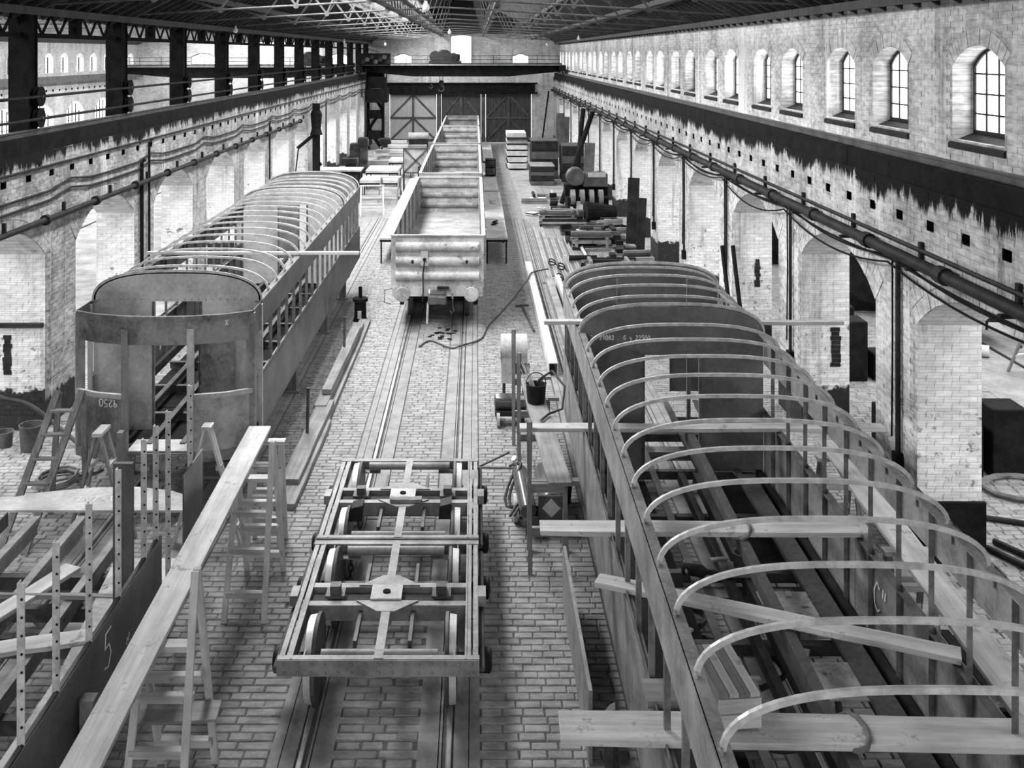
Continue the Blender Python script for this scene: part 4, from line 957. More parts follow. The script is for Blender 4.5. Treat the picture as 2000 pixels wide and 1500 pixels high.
# ------------------------------------------------------------------ travelling crane at the far end, and one in the left bay
def crane(name, label, x0, x1, y, winch, z=6.3):
    c = thing(name, label, 'crane', ((x0+x1)/2, y, 5.6)); hw = (x1-x0)/2; z -= 5.6
    for yy in (-.75, .75):
        pts = [(-hw+.3, z), (hw-.3, z), (hw-.3, z-.5), (hw*.45, z-.86), (-hw*.45, z-.86), (-hw+.3, z-.5)]
        MB().prism(pts, 'y', yy-.14, yy+.14).build('girder', M['black'], c)
        MB().box(-hw+.3, hw-.3, yy-.2, yy+.2, z, z+.04).build('girder_flange', M['iron'], c)
        MB().box(-hw+.3, hw-.3, yy-.03, yy+.03, z+.04, z+.1).build('trolley_rail', M['iron'], c)
    MB().box(-hw+.4, hw-.4, -1.5, -.95, z-.06, z-.02).build('walkway', M['bench'], c)
    for zz in (.35, .62): MB().tube([(-hw+.5, -1.45, z+zz), (hw-.5, -1.45, z+zz)], .022, 6).build('handrail', M['dark'], c)
    i = 0; x = -hw+.5
    while x <= hw-.4: MB().tube([(x, -1.45, z-.04), (x, -1.45, z+.64)], .02, 6).build('rail_post', M['dark'], c); x += 1.55
    for sg in (-1, 1):
        MB().box(sg*(hw-.3)-.22, sg*(hw-.3)+.22, -1.7, 1.7, z-.45, z-.05).build('end_carriage', M['black'], c)
        for yy in (-1.3, 1.3): MB().lathe([(-.06, .26), (.06, .26)], (sg*(hw-.28), yy, z-.42+.03), (1, 0, 0), 18).build('crane_wheel', M['iron'], c)
    for x in [-hw+1.2+1.3*i for i in range(int((2*hw-1.2)/1.3))]: MB().box(x-.02, x+.02, -.92, -.89, z-.5, z).build('web_stiffener', M['black'], c)
    # trolley and hook
    t0 = winch-(x0+x1)/2
    MB().box(t0-1.2, t0+1.1, -.9, .9, z+.1, z+.26).build('trolley_frame', M['dark'], c)
    MB().lathe([(-.7, .28), (-.7, .45), (-.6, .45), (-.6, .3), (.6, .3), (.6, .45), (.7, .45), (.7, .28)], (t0-.2, 0, z+.62), (0, 1, 0), 22).build('winding_drum', M['iron'], c, smooth=True)
    for dx, r, yy in ((-.75, .42, -.72), (-.05, .5, -.8), (.55, .3, -.75)):
        m_ = MB().lathe([(-.05, r*.75), (-.05, r), (.05, r), (.05, r*.75)], (t0+dx, yy, z+.55), (0, 1, 0), 22)
        for a in range(4): m_.bar((t0+dx-math.cos(a*PI/4)*r*.8, yy, z+.55-math.sin(a*PI/4)*r*.8), (t0+dx+math.cos(a*PI/4)*r*.8, yy, z+.55+math.sin(a*PI/4)*r*.8), .06, .05)
        m_.build('gear_wheel', M['dark'], c)
    MB().box(t0+.3, t0+1.0, -.5, .5, z+.26, z+.75).build('motor', M['dark'], c, bevel=.06)
    MB().lathe([(-.12, .12), (-.12, .2), (.12, .2), (.12, .12)], (t0-.35, 0, z-1.35), (0, 1, 0), 16).build('hook_block', M['dark'], c)
    for dx in (-.12, .12): MB().tube([(t0-.35+dx, 0, z-1.3), (t0-.35+dx, 0, z+.3)], .02, 5).build('hoist_rope', M['dark'], c)
    MB().tube([(t0-.35+.2*math.sin(a*PI/8)+.0, 0, z-1.75+.2*math.cos(a*PI/8)) for a in range(0, 13)]+[(t0-.35-.2, 0, z-1.75)], .045, 8).build('hook', M['iron'], c, smooth=True)
    MB().tube([(t0-1.1+.13*math.sin(a*PI/8), 0, z-1.6+.13*math.cos(a*PI/8)) for a in range(0, 13)], .03, 8).build('hook', M['iron'], c, smooth=True)
    MB().tube([(t0-1.1, 0, z-1.47), (t0-1.1, 0, z+.2)], .015, 5).build('hoist_rope', M['dark'], c)
    return c
cr = crane('overhead_crane', 'dark fish-bellied overhead travelling crane spanning the far end of the main hall', XL-.4, XR+.35, 74, -2.1)
# driver's cage of the main crane, low on the left
cx = -7.0-(XL-.4+XR+.35)/2
MB().box(cx-.75, cx+.75, -1.6, -.2, -2.0, -1.94).box(cx-.75, cx+.75, -1.6, -1.55, -1.94, -1.0).box(cx-.78, cx-.72, -1.6, -.2, -1.94, -1.0).box(cx+.72, cx+.78, -1.6, -.2, -1.94, -1.0).build('driver_cage', M['black'], cr)
for a in (-.72, .72): MB().box(cx+a-.04, cx+a+.04, -1.6, -1.52, -1.0, .4).build('cage_hanger', M['black'], cr)
MB().box(cx-.6, cx+.6, -1.3, -.3, -1.0, -.2).build('controller', M['black'], cr)
for i in range(7):
    MB().lathe([(0, .16), (.12, .16)], (cx-.9+.3*i, -1.7, .9+.16*(i % 3)), (0, -1, 0), 12).build('control_wheel', M['iron'] if i % 2 else M['dark'], cr)
MB().box(cx-1.3, cx+1.0, -1.55, -1.2, .66, 1.5).build('control_panel', M['black'], cr)

crane('overhead_crane', 'overhead travelling crane with pale walkway seen through the columns in the left bay', -26.3, XL-1.0, 75.5, -12, 6.15)
# ------------------------------------------------------------------ trestles, ladders and planks
def trestle(label, x, y, w, spread, h, rz=0, mat='plankz', rungs=(.3, .75, 1.15), group='wooden step trestles', name='trestle', steps=True, top=True, tall=0):
    t = thing(name, label, 'trestle', (x, y, 0), rz, group)
    for sx in (-1, 1):
        for sy in (-1, 1):
            MB().bar((sx*w/2, sy*spread/2, 0), (sx*(w/2-.02), sy*.03, tall if tall and sx > 0 else h), .035, .07, up=(1, 0, 0)).build('leg', M[mat], t)
    for sy in (-1, 1):
        for z in rungs:
            if z < h-.1: MB().box(-w/2, w/2, sy*(spread/2*(1-z/h)+.0)-.04, sy*(spread/2*(1-z/h))+.04, z-.04, z+.03).build('rung', M['plankx'], t)
    if top: MB().box(-w/2-.04, w/2-.05 if tall else w/2+.04, -.07, .07, h-.02, h+.03).build('cap', M['plankx'], t)
    return t
planks('plank', (-3.16, 15.05, 1.58), (-3.02, 7.3, 1.58), .31, .05, M['plankx'], 'long broad pale plank laid over the step trestles in the left foreground', 'plank', None, .006)
trestle('pale step trestle under the long plank, the farther one', -2.88, 13.4, .5, 1.3, 1.53, tall=2.02)
trestle('pale step trestle under the long plank, the nearer one', -2.87, 9.62, .54, 1.25, 1.53, tall=2.25)
trestle('pale step trestle just behind the far end of the long plank', -3.0, 14.75, .45, .5, 1.5)
trestle('pale A-shaped trestle before the right panel of the bowed carriage end', -3.85, 14.75, .12, 1.0, 1.72, PI/2)
trestle('worn A-shaped trestle before the left panel of the bowed carriage end', -5.42, 14.85, .3, .9, 1.62, PI/2, 'woodz')
lad = thing('ladder', 'dark wooden ladder leaning by the left corner of the bowed carriage end', 'ladder', (-6.75, 14.5, 0))
for dx in (0, .36): MB().bar((dx, 0, 0), (dx+.5, .85, 2.05), .05, .1, up=(1, 0, 0)).build('rail', M['woodz'], lad)
for i in range(6):
    f = .12+i*.15; MB().box(.5*f, .36+.5*f, .85*f-.05, .85*f+.05, 2.05*f-.015, 2.05*f+.015).build('rung', M['woodx'], lad)
MB().bar((.5, .88, 2.0), (.2, 1.3, 0), .045, .08, up=(1, 0, 0)).build('back_leg', M['woodz'], lad); MB().bar((.86, .88, 2.0), (.75, 1.3, 0), .045, .08, up=(1, 0, 0)).build('back_leg', M['woodz'], lad)
# planks through the right carriage
for p, q, w, lab in (((.63, 14.42, 1.8), (5.75, 14.42, 1.8), .22, 'plank across the right carriage in front of its inner bulkhead'),
                     ((.72, 11.38, 1.8), (4.35, 11.33, 1.8), .28, 'plank across the right carriage halfway along the bare hoops'),
                     ((1.22, 10.25, 1.8), (4.25, 8.95, 1.8), .2, 'plank laid skew across the right carriage from the left sill'),
                     ((.66, 8.0, 1.8), (4.75, 7.9, 1.8), .36, 'broad split plank across the right carriage, nearest the camera'),
                     ((1.05, 15.65, 2.97), (5.6, 15.6, 2.97), .14, 'narrow plank over the cornices behind the inner bulkhead arch')):
    planks('plank', p, q, w, .055, M['plankx'], lab, 'plank', 'planks across the right carriage')
rp = [(2.93+.1*math.cos(a*PI/5), 7.95+.22*math.sin(a*PI/5), 1.83+.04*math.cos(a*PI/5*1)) for a in range(11)]
solo(MB().bar((2.78, 5.2, 1.712), (3.02, 14.5, 1.712), .1, .16), 'slung_beam', M['dwood'], 'long dark beam slung beneath the planks along the middle of the right carriage', 'beam', bevel=.006)
solo(MB().tube([(2.95+.09*math.cos(a*PI/5), 11.35+.19*math.sin(a*PI/5), 1.82+.05*math.cos(a*PI/5)) for a in range(11)], .02, 8), 'rope_lashing', M['rope'], 'rope lashed round the middle plank across the right carriage', 'rope', smooth=True)
solo(MB().tube(rp, .022, 8), 'rope_lashing', M['rope'], 'rope lashed round the nearest plank across the right carriage', 'rope', smooth=True)
planks('plank', (-6.5, 20.3, 3.11), (-2.3, 20.3, 3.11), .1, .06, M['plankx'], 'pale batten laid across the cornices of the left carriage')
cr8 = thing('crate', 'worn wooden crate with slatted lid standing inside the right carriage', 'crate', (2.03, 8.08, 1.862), .1)
MB().box(-.16, .16, -.16, .5, .02, .26).build('body', M['wood'], cr8, bevel=.006)
for i in range(4): MB().box(-.165+.083*i, -.165+.083*i+.076, -.17, .51, .26, .285).build('lid_slat', M['plank'] if i % 2 else M['wood'], cr8)
for z in (.02, .14): MB().box(-.17, .17, -.175, -.16, z, z+.11).build('end_board', M['plankx'], cr8)
solo(MB().box(1.4, 2.35, 8.3, 8.6, 1.79, 1.85), 'bearer', M['woodx'], 'short bearer under the back of the wooden crate', 'block')
# right side staging: plank on tall trestles along the carriage
planks('plank', (1.17, 14.05, 1.15), (.98, 18.6, 1.15), .33, .055, M['plankx'] if False else M['woodx'], 'weathered cracked staging plank beside the left side of the right carriage')
def hurdle(label, x, y, w, h, spread):
    t = thing('trestle', label, 'trestle', (x, y, 0), 0, 'tall trestles by the right carriage')
    for sx in (-1, 1):
        MB().bar((sx*w/2, -spread/2, 0), (sx*w/2, 0, h if sx < 0 else 1.14), .04, .06, up=(1, 0, 0)).build('leg', M['woodz'], t)
        MB().bar((sx*w/2+.02, spread/2, 0), (sx*w/2+.02, .03, h if sx < 0 else 1.14), .04, .06, up=(1, 0, 0)).build('leg', M['woodz'], t)
    for z in (1.08, .5): MB().box(-w/2, w/2, -.04-spread/2*(1-z/h)*.6, .03-spread/2*(1-z/h)*.6, z-.06, z+.06).build('rung', M['woodx'], t)
    MB().box(-w/2-.03, w/2+.2, -.06, .06, 1.09, 1.148).build('bearer', M['woodx'], t)
    return t
hurdle('tall wooden trestle under the near end of the weathered staging plank', 1.0, 14.3, .5, 1.95, .7)
hurdle('tall wooden trestle midway under the weathered staging plank', 1.0, 17.75, .5, 1.9, .7)
hurdle('tall wooden trestle at the far end of the weathered staging plank', .95, 18.9, .5, 2.0, .7)
planks('plank', (4.95, 9.0, 1.2), (5.35, 15.5, 1.2), .36, .05, M['plankx'], 'long pale staging plank between the right carriage and the right wall')
for i, (x, y) in enumerate(((4.98, 9.4), (5.15, 12.2), (5.3, 15.0))): trestle('trestle under the staging plank by the right wall, '+('near', 'middle', 'far')[i]+' one', x, y, .5, .7, 1.16, 0, 'woodz', (.4, .8), 'trestles by the right wall')
# welding gear under the staging
wt = thing('cylinder_trolley', 'two-wheeled trolley carrying gas cylinders under the staging plank', 'trolley', (.78, 15.9, 0))
MB().bar((-.1, -.75, .22), (-.1, .9, .3), .05, .04).bar((.5, -.75, .22), (.5, .9, .3), .05, .04).box(-.12, .52, -.6, -.55, .18, .26).build('frame', M['dark'], wt)
for x in (-.17, .57):
    wh = MB().lathe([(-.03, .13), (-.03, .2), (.03, .2), (.03, .13)], (x, -.35, .2), (1, 0, 0), 24).build('wheel', M['pale'], wt, smooth=True)
    MB().lathe([(-.045, .04), (.045, .04)], (x, -.35, .2), (1, 0, 0), 12).build('hub', M['dark'], wh)
MB().tube([(-.15, -.35, .2), (.55, -.35, .2)], .025).build('axle', M['dark'], wt)
MB().tube([(-.12, .9, .3), (-.75, 1.15, .2)], .018).build('draw_bar', M['iron'], wt); MB().tube([(-.75, 1.15, .2), (-.2, 1.45, .34)], .018).build('draw_bar', M['iron'], wt)
c1 = thing('gas_cylinder', 'slim dark gas cylinder with valve, lying on the trolley', 'gas cylinder', (.74, 15.7, .42))
MB().lathe([(-.72, .06), (-.7, .11), (-.66, .125), (.55, .125), (.68, .09), (.74, .05), (.78, .05)], (0, 0, 0), (-.06, 1, .05), 24).build('body', M['brass'], c1, smooth=True)
MB().lathe([(.78, .03), (.86, .03)], (0, 0, 0), (-.06, 1, .05), 10).box(-.12, .02, .84, .88, .02, .06).build('valve', M['iron'], c1)
MB().lathe([(0, .05), (.03, .05)], (-.1, .9, .1), (-.5, -.4, .8), 14).build('gauge', M['pale'], c1)
c2 = thing('gas_cylinder', 'stout dark gas cylinder with pale end, lying under the staging plank', 'gas cylinder', (1.12, 15.7, .44))
MB().lathe([(-.62, .15), (-.6, .19), (.5, .19), (.66, .1)], (0, 0, 0), (0, 1, .03), 24).build('body', M['brass'], c2, smooth=True)
MB().box(-.19, .19, -.66, -.63, -.2, .16).build('end_plate', M['iron'], c2, bevel=.03); MB().lathe([(0, .14), (.015, .13)], (0, -.66, -.02), (0, -1, 0), 4).build('end_window', M['pale'], c2)
pts = [(.62+.1*math.sin(t*.9), 16.4-.12*t, .5+.16*math.sin(t*.8)-.028*t) for t in range(12)]
for j in (0, 1): solo(MB().tube([(x-.06*j, y+.1*j, max(.03, z-.05*j)) for x, y, z in pts], .022, 6), 'gas_hose', M['hose'], ['dark hose looped over the slim gas cylinder', 'second dark hose hanging in front of the cylinder trolley'][j], 'hose', smooth=True)
bk = thing('bucket', 'dark metal bucket with rods standing on the staging plank', 'bucket', (1.03, 17.3, 1.21))
MB().lathe([(0, .145), (.01, .15), (.3, .17), (.31, .175), (.31, .155), (.3, .15), (.03, .13), (.03, 0.01)], (0, 0, 0), (0, 0, 1), 24, False).build('body', M['dark'], bk, smooth=True)
MB().lathe([(0, .14), (.01, .14)], (0, 0, 0), (0, 0, 1), 20).build('base', M['dark'], bk)
MB().tube([(.17*math.cos(a*PI/8), .0, .3+.2*math.sin(a*PI/8)) for a in range(9)], .01, 6).build('handle', M['iron'], bk)
for i in range(8): solo(MB().tube([(1.03+R.uniform(-.06, .06), 17.3+R.uniform(-.06, .06), 1.25), (1.03-.2+R.uniform(-.08, .08), 17.45, 1.78+R.uniform(-.06, .06))], .006, 5), 'welding_rod', M['tyre'], 'thin pale welding rod standing in the dark bucket', 'rod', 'welding rods in the bucket')
bk2 = thing('bucket', 'dark bucket on the floor between the staging and the right carriage', 'bucket', (1.4, 16.2, 0))
MB().lathe([(0, .11), (.3, .14), (.31, .145), (.31, .125), (.03, .1), (.03, .01)], (0, 0, 0), (0, 0, 1), 20, False).build('body', M['dark'], bk2, smooth=True); MB().lathe([(0, .11), (.01, .11)], (0, 0, 0), (0, 0, 1), 16).build('base', M['dark'], bk2)
hp = [(1.1, 16.0, 1.22), (1.05, 16.35, 1.24), (1.2, 16.65, 1.24), (1.42, 16.7, 1.3), (1.48, 16.9, 1.6), (1.3, 17.25, 1.75), (1.12, 17.35, 1.6), (1.06, 17.4, 1.5)]
solo(MB().tube(hp, .02, 7), 'cable', M['hose'], 'black welding cable curled over the bucket and staging plank', 'cable', smooth=True)
# drum machine and small wheeled engine farther along
dm = thing('forge_hood', 'pale-topped sheet metal drum on legs beside the staging', 'machine', (.78, 20.6, 0))
MB().lathe([(-.26, .3), (.26, .3)], (0, 0, 1.15), (1, 0, 0), 26).build('drum', M['pale'], dm, smooth=True)
MB().box(-.26, .26, -.28, .28, .55, 1.15).build('casing', M['pale'], dm)
for x in (-.2, .2):
    for y in (-.2, .2): MB().box(x-.025, x+.025, y-.025, y+.025, 0, .55).build('leg', M['iron'], dm)
MB().box(-.02, .3, -.3, -.28, .75, .95).build('inspection_door', M['iron'], dm)
en = thing('air_receiver', 'small wheeled air receiver with shiny dark barrel behind the staging', 'machine', (.68, 19.65, 0))
MB().lathe([(-.32, .05), (-.3, .13), (-.27, .15), (.27, .15), (.3, .13), (.32, .05)], (0, 0, .42), (1, 0, 0), 22).build('barrel', M['brass'], en, smooth=True)
for y in (-.16, .16): MB().lathe([(-.03, .06), (-.03, .14), (.03, .14), (.03, .06)], (-.24, y, .14), (1, 0, 0), 18).build('wheel', M['pale'], en, smooth=True)
MB().box(-.3, .3, -.2, .2, .2, .28).box(-.28, -.22, -.18, .18, .12, .24).build('chassis', M['dark'], en); MB().box(.18, .26, -.2, .2, 0, .22).build('foot', M['dark'], en)
# steel lengths lying by the right track
def channel(name, x, y0, y1, w, h, z, mat, label, grp=None, rz=0):
    m_ = MB().box(x-w/2, x+w/2, y0, y1, z+h-.015, z+h).box(x-w/2, x-w/2+.015, y0, y1, z, z+h-.015).box(x+w/2-.015, x+w/2, y0, y1, z, z+h-.015)
    return solo(m_, name, M[mat], label, 'steel beam', grp)
channel('channel_beam', 1.72, 22.5, 33.5, .2, .26, 0.03, 'pale', 'long pale steel channel lying left of the right track rail', 'long beams by the right track')
channel('channel_beam', 2.24, 20.5, 31.0, .2, .26, 0.03, 'primer', 'long grey steel channel lying right of the right track rail', 'long beams by the right track')
channel('channel_beam', 2.52, 22.0, 31.5, .14, .26, 0.03, 'pale', 'narrow pale steel channel lying nearest the right carriage end', 'long beams by the right track')
for i in range(15):
    x = 2.2+i*.085; y0 = 31.9+R.uniform(0, .8); y1 = 41+R.uniform(-1, 1.4)-.18*i
    solo(MB().angle((x, y0, .02), (x+.07, y1, .02), .065, .01, 1, 1, (1, 0, 0), (0, 0, 1)), 'steel_bar', M['pale'] if i % 3 else M['primer'], 'long pale steel angle bar lying in the bundle right of the track', 'steel bar', 'bundle of steel bars by the right track')
for i in range(3): solo(MB().box(2.1+.06*i, 2.14+.06*i, 31.5, 44-.6*i, .0, .05), 'flat_bar', M['strip'], 'long dark flat bar lying between the rail and the pale bar bundle', 'steel bar', 'flat bars by the right track')
for j, (x, y) in enumerate(((2.55, 33.9), (2.8, 33.2), (2.62, 31.6))):
    pts = [(x+.14*math.cos(t*.8)*(1-t*.03), y+.4*math.sin(t*.8), .1+.012*t) for t in range(13)]
    solo(MB().tube(pts, .02, 6), 'rope_coil', M['black'], ['small dark coil of wire on the pale bar bundle, farthest', 'small dark coil of wire on the pale bar bundle, middle', 'small dark coil of wire at the near end of the pale bar bundle'][j], 'coil', 'wire coils on the bar bundle', smooth=True)
# hoses on the floor
def floorline(pts, r, name, mat, label, cat):
    """smooth line through floor points"""
    out = []
    P = [V(p) for p in pts]
    for i in range(len(P)-1):
        a, b, c, d = P[max(i-1, 0)], P[i], P[i+1], P[min(i+2, len(P)-1)]
        for k in range(6):
            t = k/6; out.append(.5*((2*b)+(c-a)*t+(2*a-5*b+4*c-d)*t*t+(3*b-a-3*c+d)*t**3))
    out.append(P[-1]); return solo(MB().tube(out, r, 6), name, M[mat], label, cat, smooth=True)
floorline([(-1.35, 24.7, .02), (-1.1, 25.2, .02), (-.6, 24.6, .02), (-.3, 24.7, .06), (.15, 25.4, .02), (.35, 26.6, .02), (.7, 27.9, .02), (.9, 28.7, .02), (1.15, 29.6, .06), (1.55, 30.6, .3), (1.75, 31.6, .33), (2.3, 32.2, .32)], .022, 'air_hose', 'hose', 'thin dark hose curving over the floor from the wagon to the bar bundle', 'hose')
m_ = MB()
for k in range(26): m_.box(*(lambda x, y: (x-.05, x+.05, y-.03, y+.03))(-.82+R.gauss(0, .16), 25.9+R.gauss(0, .22)), 0, .02)
m_.build('sawdust_heap', M['dark'], None)
bpy.data.objects['sawdust_heap']['label'] = 'small dark heap of sweepings between the rails before the wagon'; bpy.data.objects['sawdust_heap']['category'] = 'heap'; bpy.data.objects['sawdust_heap']['kind'] = 'stuff'
tb = thing('jack_bar', 'slim iron bar with a cross handle lying beside the pale channel', 'bar', (1.34, 27.3, 0))
MB().tube([(-.02, 1.4, .03), (.15, -1.3, .05)], .03).build('shaft', M['iron'], tb); MB().tube([(-.2, 1.4, .03), (.16, 1.45, .03)], .03).build('handle', M['iron'], tb)
# long boards stacked along the left carriage
k = 0
for x, y0, y1, z, w in ((-2.62, 15.9, 19.6, .0, .34), (-2.66, 16.6, 20.4, .1, .3), (-2.6, 19.2, 27.0, .0, .3), (-2.68, 20.0, 26.2, .12, .26), (-2.64, 20.6, 25.4, .24, .2)):
    planks('timber_baulk', (x-.35, y0, z), (x-.35+.05, y1, z), w, .1, M['woodx'], ['dark baulk at the near end of the stack beside the left carriage', 'upper dark baulk at the near end beside the left carriage', 'lowest long baulk beside the left carriage, farther along', 'middle long baulk beside the left carriage, farther along', 'top baulk beside the left carriage, farther along'][k], 'timber', 'baulks stacked along the left carriage'); k += 1
for i, (x, y) in enumerate(((-3.05, 18.6), (-3.02, 23.6))):
    solo(MB().tube([(x, y, .2), (x+.02, y, 1.02)], .03), 'prop', M['iron'], ['thin prop under the left carriage side, nearer', 'thin prop under the left carriage side, farther'][i], 'prop')
vs = thing('iron_stove', 'dark cylindrical pot on a stand beside the left carriage far corner', 'pot', (-3.05, 27.2, 0))
MB().lathe([(0, .2), (.1, .16), (.5, .15), (.52, .2), (.6, .2), (.62, .05), (.9, .05)], (0, 0, 0), (0, 0, 1), 20).build('body', M['black'], vs, smooth=True); MB().box(-.05, .05, -.2, -.17, .1, .3).build('door', M['pale'], vs)
# left pier foot: buckets, hose coil
for i, (x, y, r, h) in enumerate(((-7.95, 18.35, .21, .44), (-8.5, 18.5, .15, .26))):
    b = thing('bucket', ['tall rusty bucket at the foot of the left pier', 'small dark bucket at the foot of the left pier'][i], 'bucket', (x, y, 0), 0, 'buckets at the left pier')
    MB().lathe([(0, r*.85), (h, r), (h+.015, r*1.04), (h+.015, r*.92), (.05, r*.78), (.05, .01)], (0, 0, 0), (0, 0, 1), 22, False).build('body', M['iron'], b, smooth=True); MB().lathe([(0, r*.85), (.01, r*.85)], (0, 0, 0), (0, 0, 1), 20).build('base', M['dark'], b)
pts = [(-6.9+(.34-.01*(t % 7))*math.cos(t*.7), 16.9+(.42-.012*(t % 7))*math.sin(t*.7), .03+.003*t) for t in range(34)]+[(-6.4, 17.3, .02), (-6.2, 17.7, .02)]
solo(MB().tube(pts, .022, 6), 'rope_coil', M['rope'], 'coil of rope lying on the floor left of the ladder', 'rope', smooth=True)
floorline([(-9.0, 18.6, 1.25), (-8.6, 18.5, .9), (-8.2, 18.85, .62), (-7.5, 18.75, .15), (-6.6, 17.8, .03)], .04, 'hose', 'hose', 'thick dark hose slung from the left pier down to the floor', 'hose')
solo(MB().box(XL-.95, XL-.02, FAR0+BAY-.1, FAR0+BAY-.02, 1.95, 2.03), 'pier_bar', M['dark'], 'dark bar fixed across the left pier', 'bar')
# right carriage inside: hoses, tools, loose pieces
floorline([(2.3, 12.3, .55), (2.7, 12.0, .5), (2.5, 11.6, .5), (3.1, 11.4, .5), (3.3, 10.9, .5), (2.9, 10.6, .5)], .03, 'air_hose', 'hose', 'black hose snaking under the right carriage floor frame', 'hose')
floorline([(3.4, 11.2, .5), (3.7, 10.5, .5), (3.4, 9.9, .5), (2.9, 9.7, .5), (2.4, 9.9, .5), (2.2, 9.2, .5), (2.6, 8.6, .5)], .035, 'air_hose', 'hose', 'thicker black hose coiled low inside the right carriage', 'hose')
pb = thing('pot', 'small dark pot inside the right carriage behind the middle plank', 'pot', (3.15, 12.1, 1.02))
MB().lathe([(0, .09), (.18, .11), (.19, .12), (.19, .09), (.03, .08), (.03, .01)], (0, 0, 0), (0, 0, 1), 18, False).build('body', M['iron'], pb, smooth=True); MB().lathe([(0, .09), (.01, .09)], (0, 0, 0), (0, 0, 1), 14).build('base', M['iron'], pb)
solo(MB().box(2.9, 3.4, 11.95, 12.25, .98, 1.02), 'board', M['woodx'], 'short board under the small pot inside the right carriage', 'board')
dr = thing('pneumatic_drill', 'pneumatic drill lying on the floor joists of the right carriage', 'tool', (2.55, 11.95, 1.0))
MB().lathe([(-.14, .04), (-.12, .07), (.1, .07), (.16, .03), (.34, .02)], (0, 0, .07), (1, -.3, 0), 14).build('body', M['dark'], dr, smooth=True)
MB().tube([(-.1, -.12, .08), (-.08, .14, .1)], .018).build('handle', M['iron'], dr)
for i in range(9):
    x, y = R.uniform(2.1, 3.7), R.uniform(7.0, 13.5)
    solo(MB().bar((x, y, 1.0), (x+R.uniform(-.25, .25), y+R.uniform(-.3, .3), 1.0), .06, .025), 'offcut', M['pale'] if i % 3 == 0 else M['primer'], 'small metal offcut lying on the right carriage floor joists', 'offcut', 'offcuts in the right carriage')
# leaning boards along the right carriage's left side and a spare bogie bolster under it
solo(MB().box(1.13, 1.17, 10.2, 13.2, .02, .75), 'leaning_board', M['primer'], 'grey board standing on edge along the left foot of the right carriage', 'board')
solo(MB().add([(1.17, 9.0, 0), (1.27, 9.6, 0), (1.3, 9.9, .8), (1.22, 9.75, .82), (1.36, 9.3, 0), (1.36, 9.9, 0), (1.36, 9.95, .8), (1.34, 9.8, .82)], ((0, 1, 2, 3), (4, 5, 6, 7), (0, 3, 7, 4), (1, 2, 6, 5), (3, 2, 6, 7), (0, 1, 5, 4))), 'bent_plate', M['plate'], 'bent dark plate leaning at the near left foot of the right carriage', 'plate')
floorline([(.55, 8.9, .02), (.85, 9.3, .02), (1.05, 9.45, .02)], .03, 'pole', 'plank', 'pale pole end on the floor at the bottom of the picture', 'pole')
# ------------------------------------------------------------------ staging tables along the wagons
def table(label, x0, x1, y0, y1, h, mat='bench', group=None, th=.06, name='work_table', cat='table'):
    t = thing(name, label, cat, ((x0+x1)/2, (y0+y1)/2, 0), 0, group); a, b = (x1-x0)/2, (y1-y0)/2
    n = max(1, int((y1-y0)/3.8))
    for i in range(n): MB().box(-a, a, -b+2*b*i/n+.01, -b+2*b*(i+1)/n-.01, h-th, h+R.uniform(0, .012)).build('table_top', M[mat], t)
    for i in range(n+1):
        y = -b+.08+(2*b-.16)*i/n
        for x in (-a+.05, a-.05): MB().box(x-.025, x+.025, y-.025, y+.025, 0, h-th).build('leg', M['dark'], t)
        MB().box(-a, a, y-.02, y+.02, h-th-.08, h-th).build('stretcher', M['dark'], t)
    return t
table('long pale-topped staging table right of the nearest wagon', .36, 1.1, 34.5, 46, .87, group='staging tables along the wagons')
table('pale staging table right of the second wagon', .4, 1.05, 46.4, 58, .87, group='staging tables along the wagons')
table('pale staging table right of the third wagon', .45, 1.05, 58.5, 71, .95, group='staging tables along the wagons')
table('narrow pale staging left of the nearest wagon', -3.22, -2.72, 34.5, 51, .87, group='staging tables along the wagons')
mc = thing('tool_cabinet', 'dark tool cabinet standing on the pale table right of the second wagon', 'cabinet', (.78, 52, .895))
MB().box(-.26, .26, -.35, .35, 0, .85).build('body', M['black'], mc, bevel=.01); MB().box(-.22, .22, -.37, -.35, .08, .4).build('door', M['iron'], mc); MB().box(-.22, .22, -.37, -.35, .45, .78).build('door', M['dark'], mc)
for i, (x, y, mt, lab) in enumerate(((.7, 42.5, 'pale', 'small pale box on the long staging table, farther'), (.75, 37.2, 'dark', 'small dark heap of tools on the long staging table, nearer'))):
    m_ = MB()
    for q in range(5): m_.bar((x+R.uniform(-.15, .15), y+R.uniform(-.2, .2), .9+.03*q), (x+R.uniform(-.15, .15), y+R.uniform(-.2, .2), .9+.03*q), .08, .04)
    solo(m_, 'tool_heap', M[mt], lab, 'tools')
xp = thing('braced_panel', 'square steel panel with crossed braces standing left of the wagon row', 'panel', (-2.95, 52.5, 0))
MB().box(-.75, .55, -.02, 0, .95, 2.25).build('sheet', M['wagon'], xp)
for a in (((-.75, .98), (.55, .98)), ((-.75, 2.22), (.55, 2.22)), ((-.72, .95), (-.72, 2.25)), ((.52, .95), (.52, 2.25)), ((-.72, .98), (.52, 2.22)), ((-.72, 2.22), (.52, .98))):
    MB().bar((a[0][0], -.05, a[0][1]), (a[1][0], -.05, a[1][1]), .05, .07).build('brace', M['iron'], xp)
for x in (-.7, .5): MB().box(x-.04, x+.04, -.04, .04, 0, .95).build('leg', M['dark'], xp)
mb_ = thing('gear_case', 'dark gear case with two knobs before the crossed panel', 'machine', (-2.55, 50.2, .9)); MB().box(-.25, .25, -.2, .2, 0, .65).build('case', M['black'], mb_, bevel=.02)
for x in (-.12, .18): MB().lathe([(0, .13), (.12, .1)], (x, -.2, .5), (0, -1, 0), 14).build('knob', M['dark'], mb_)
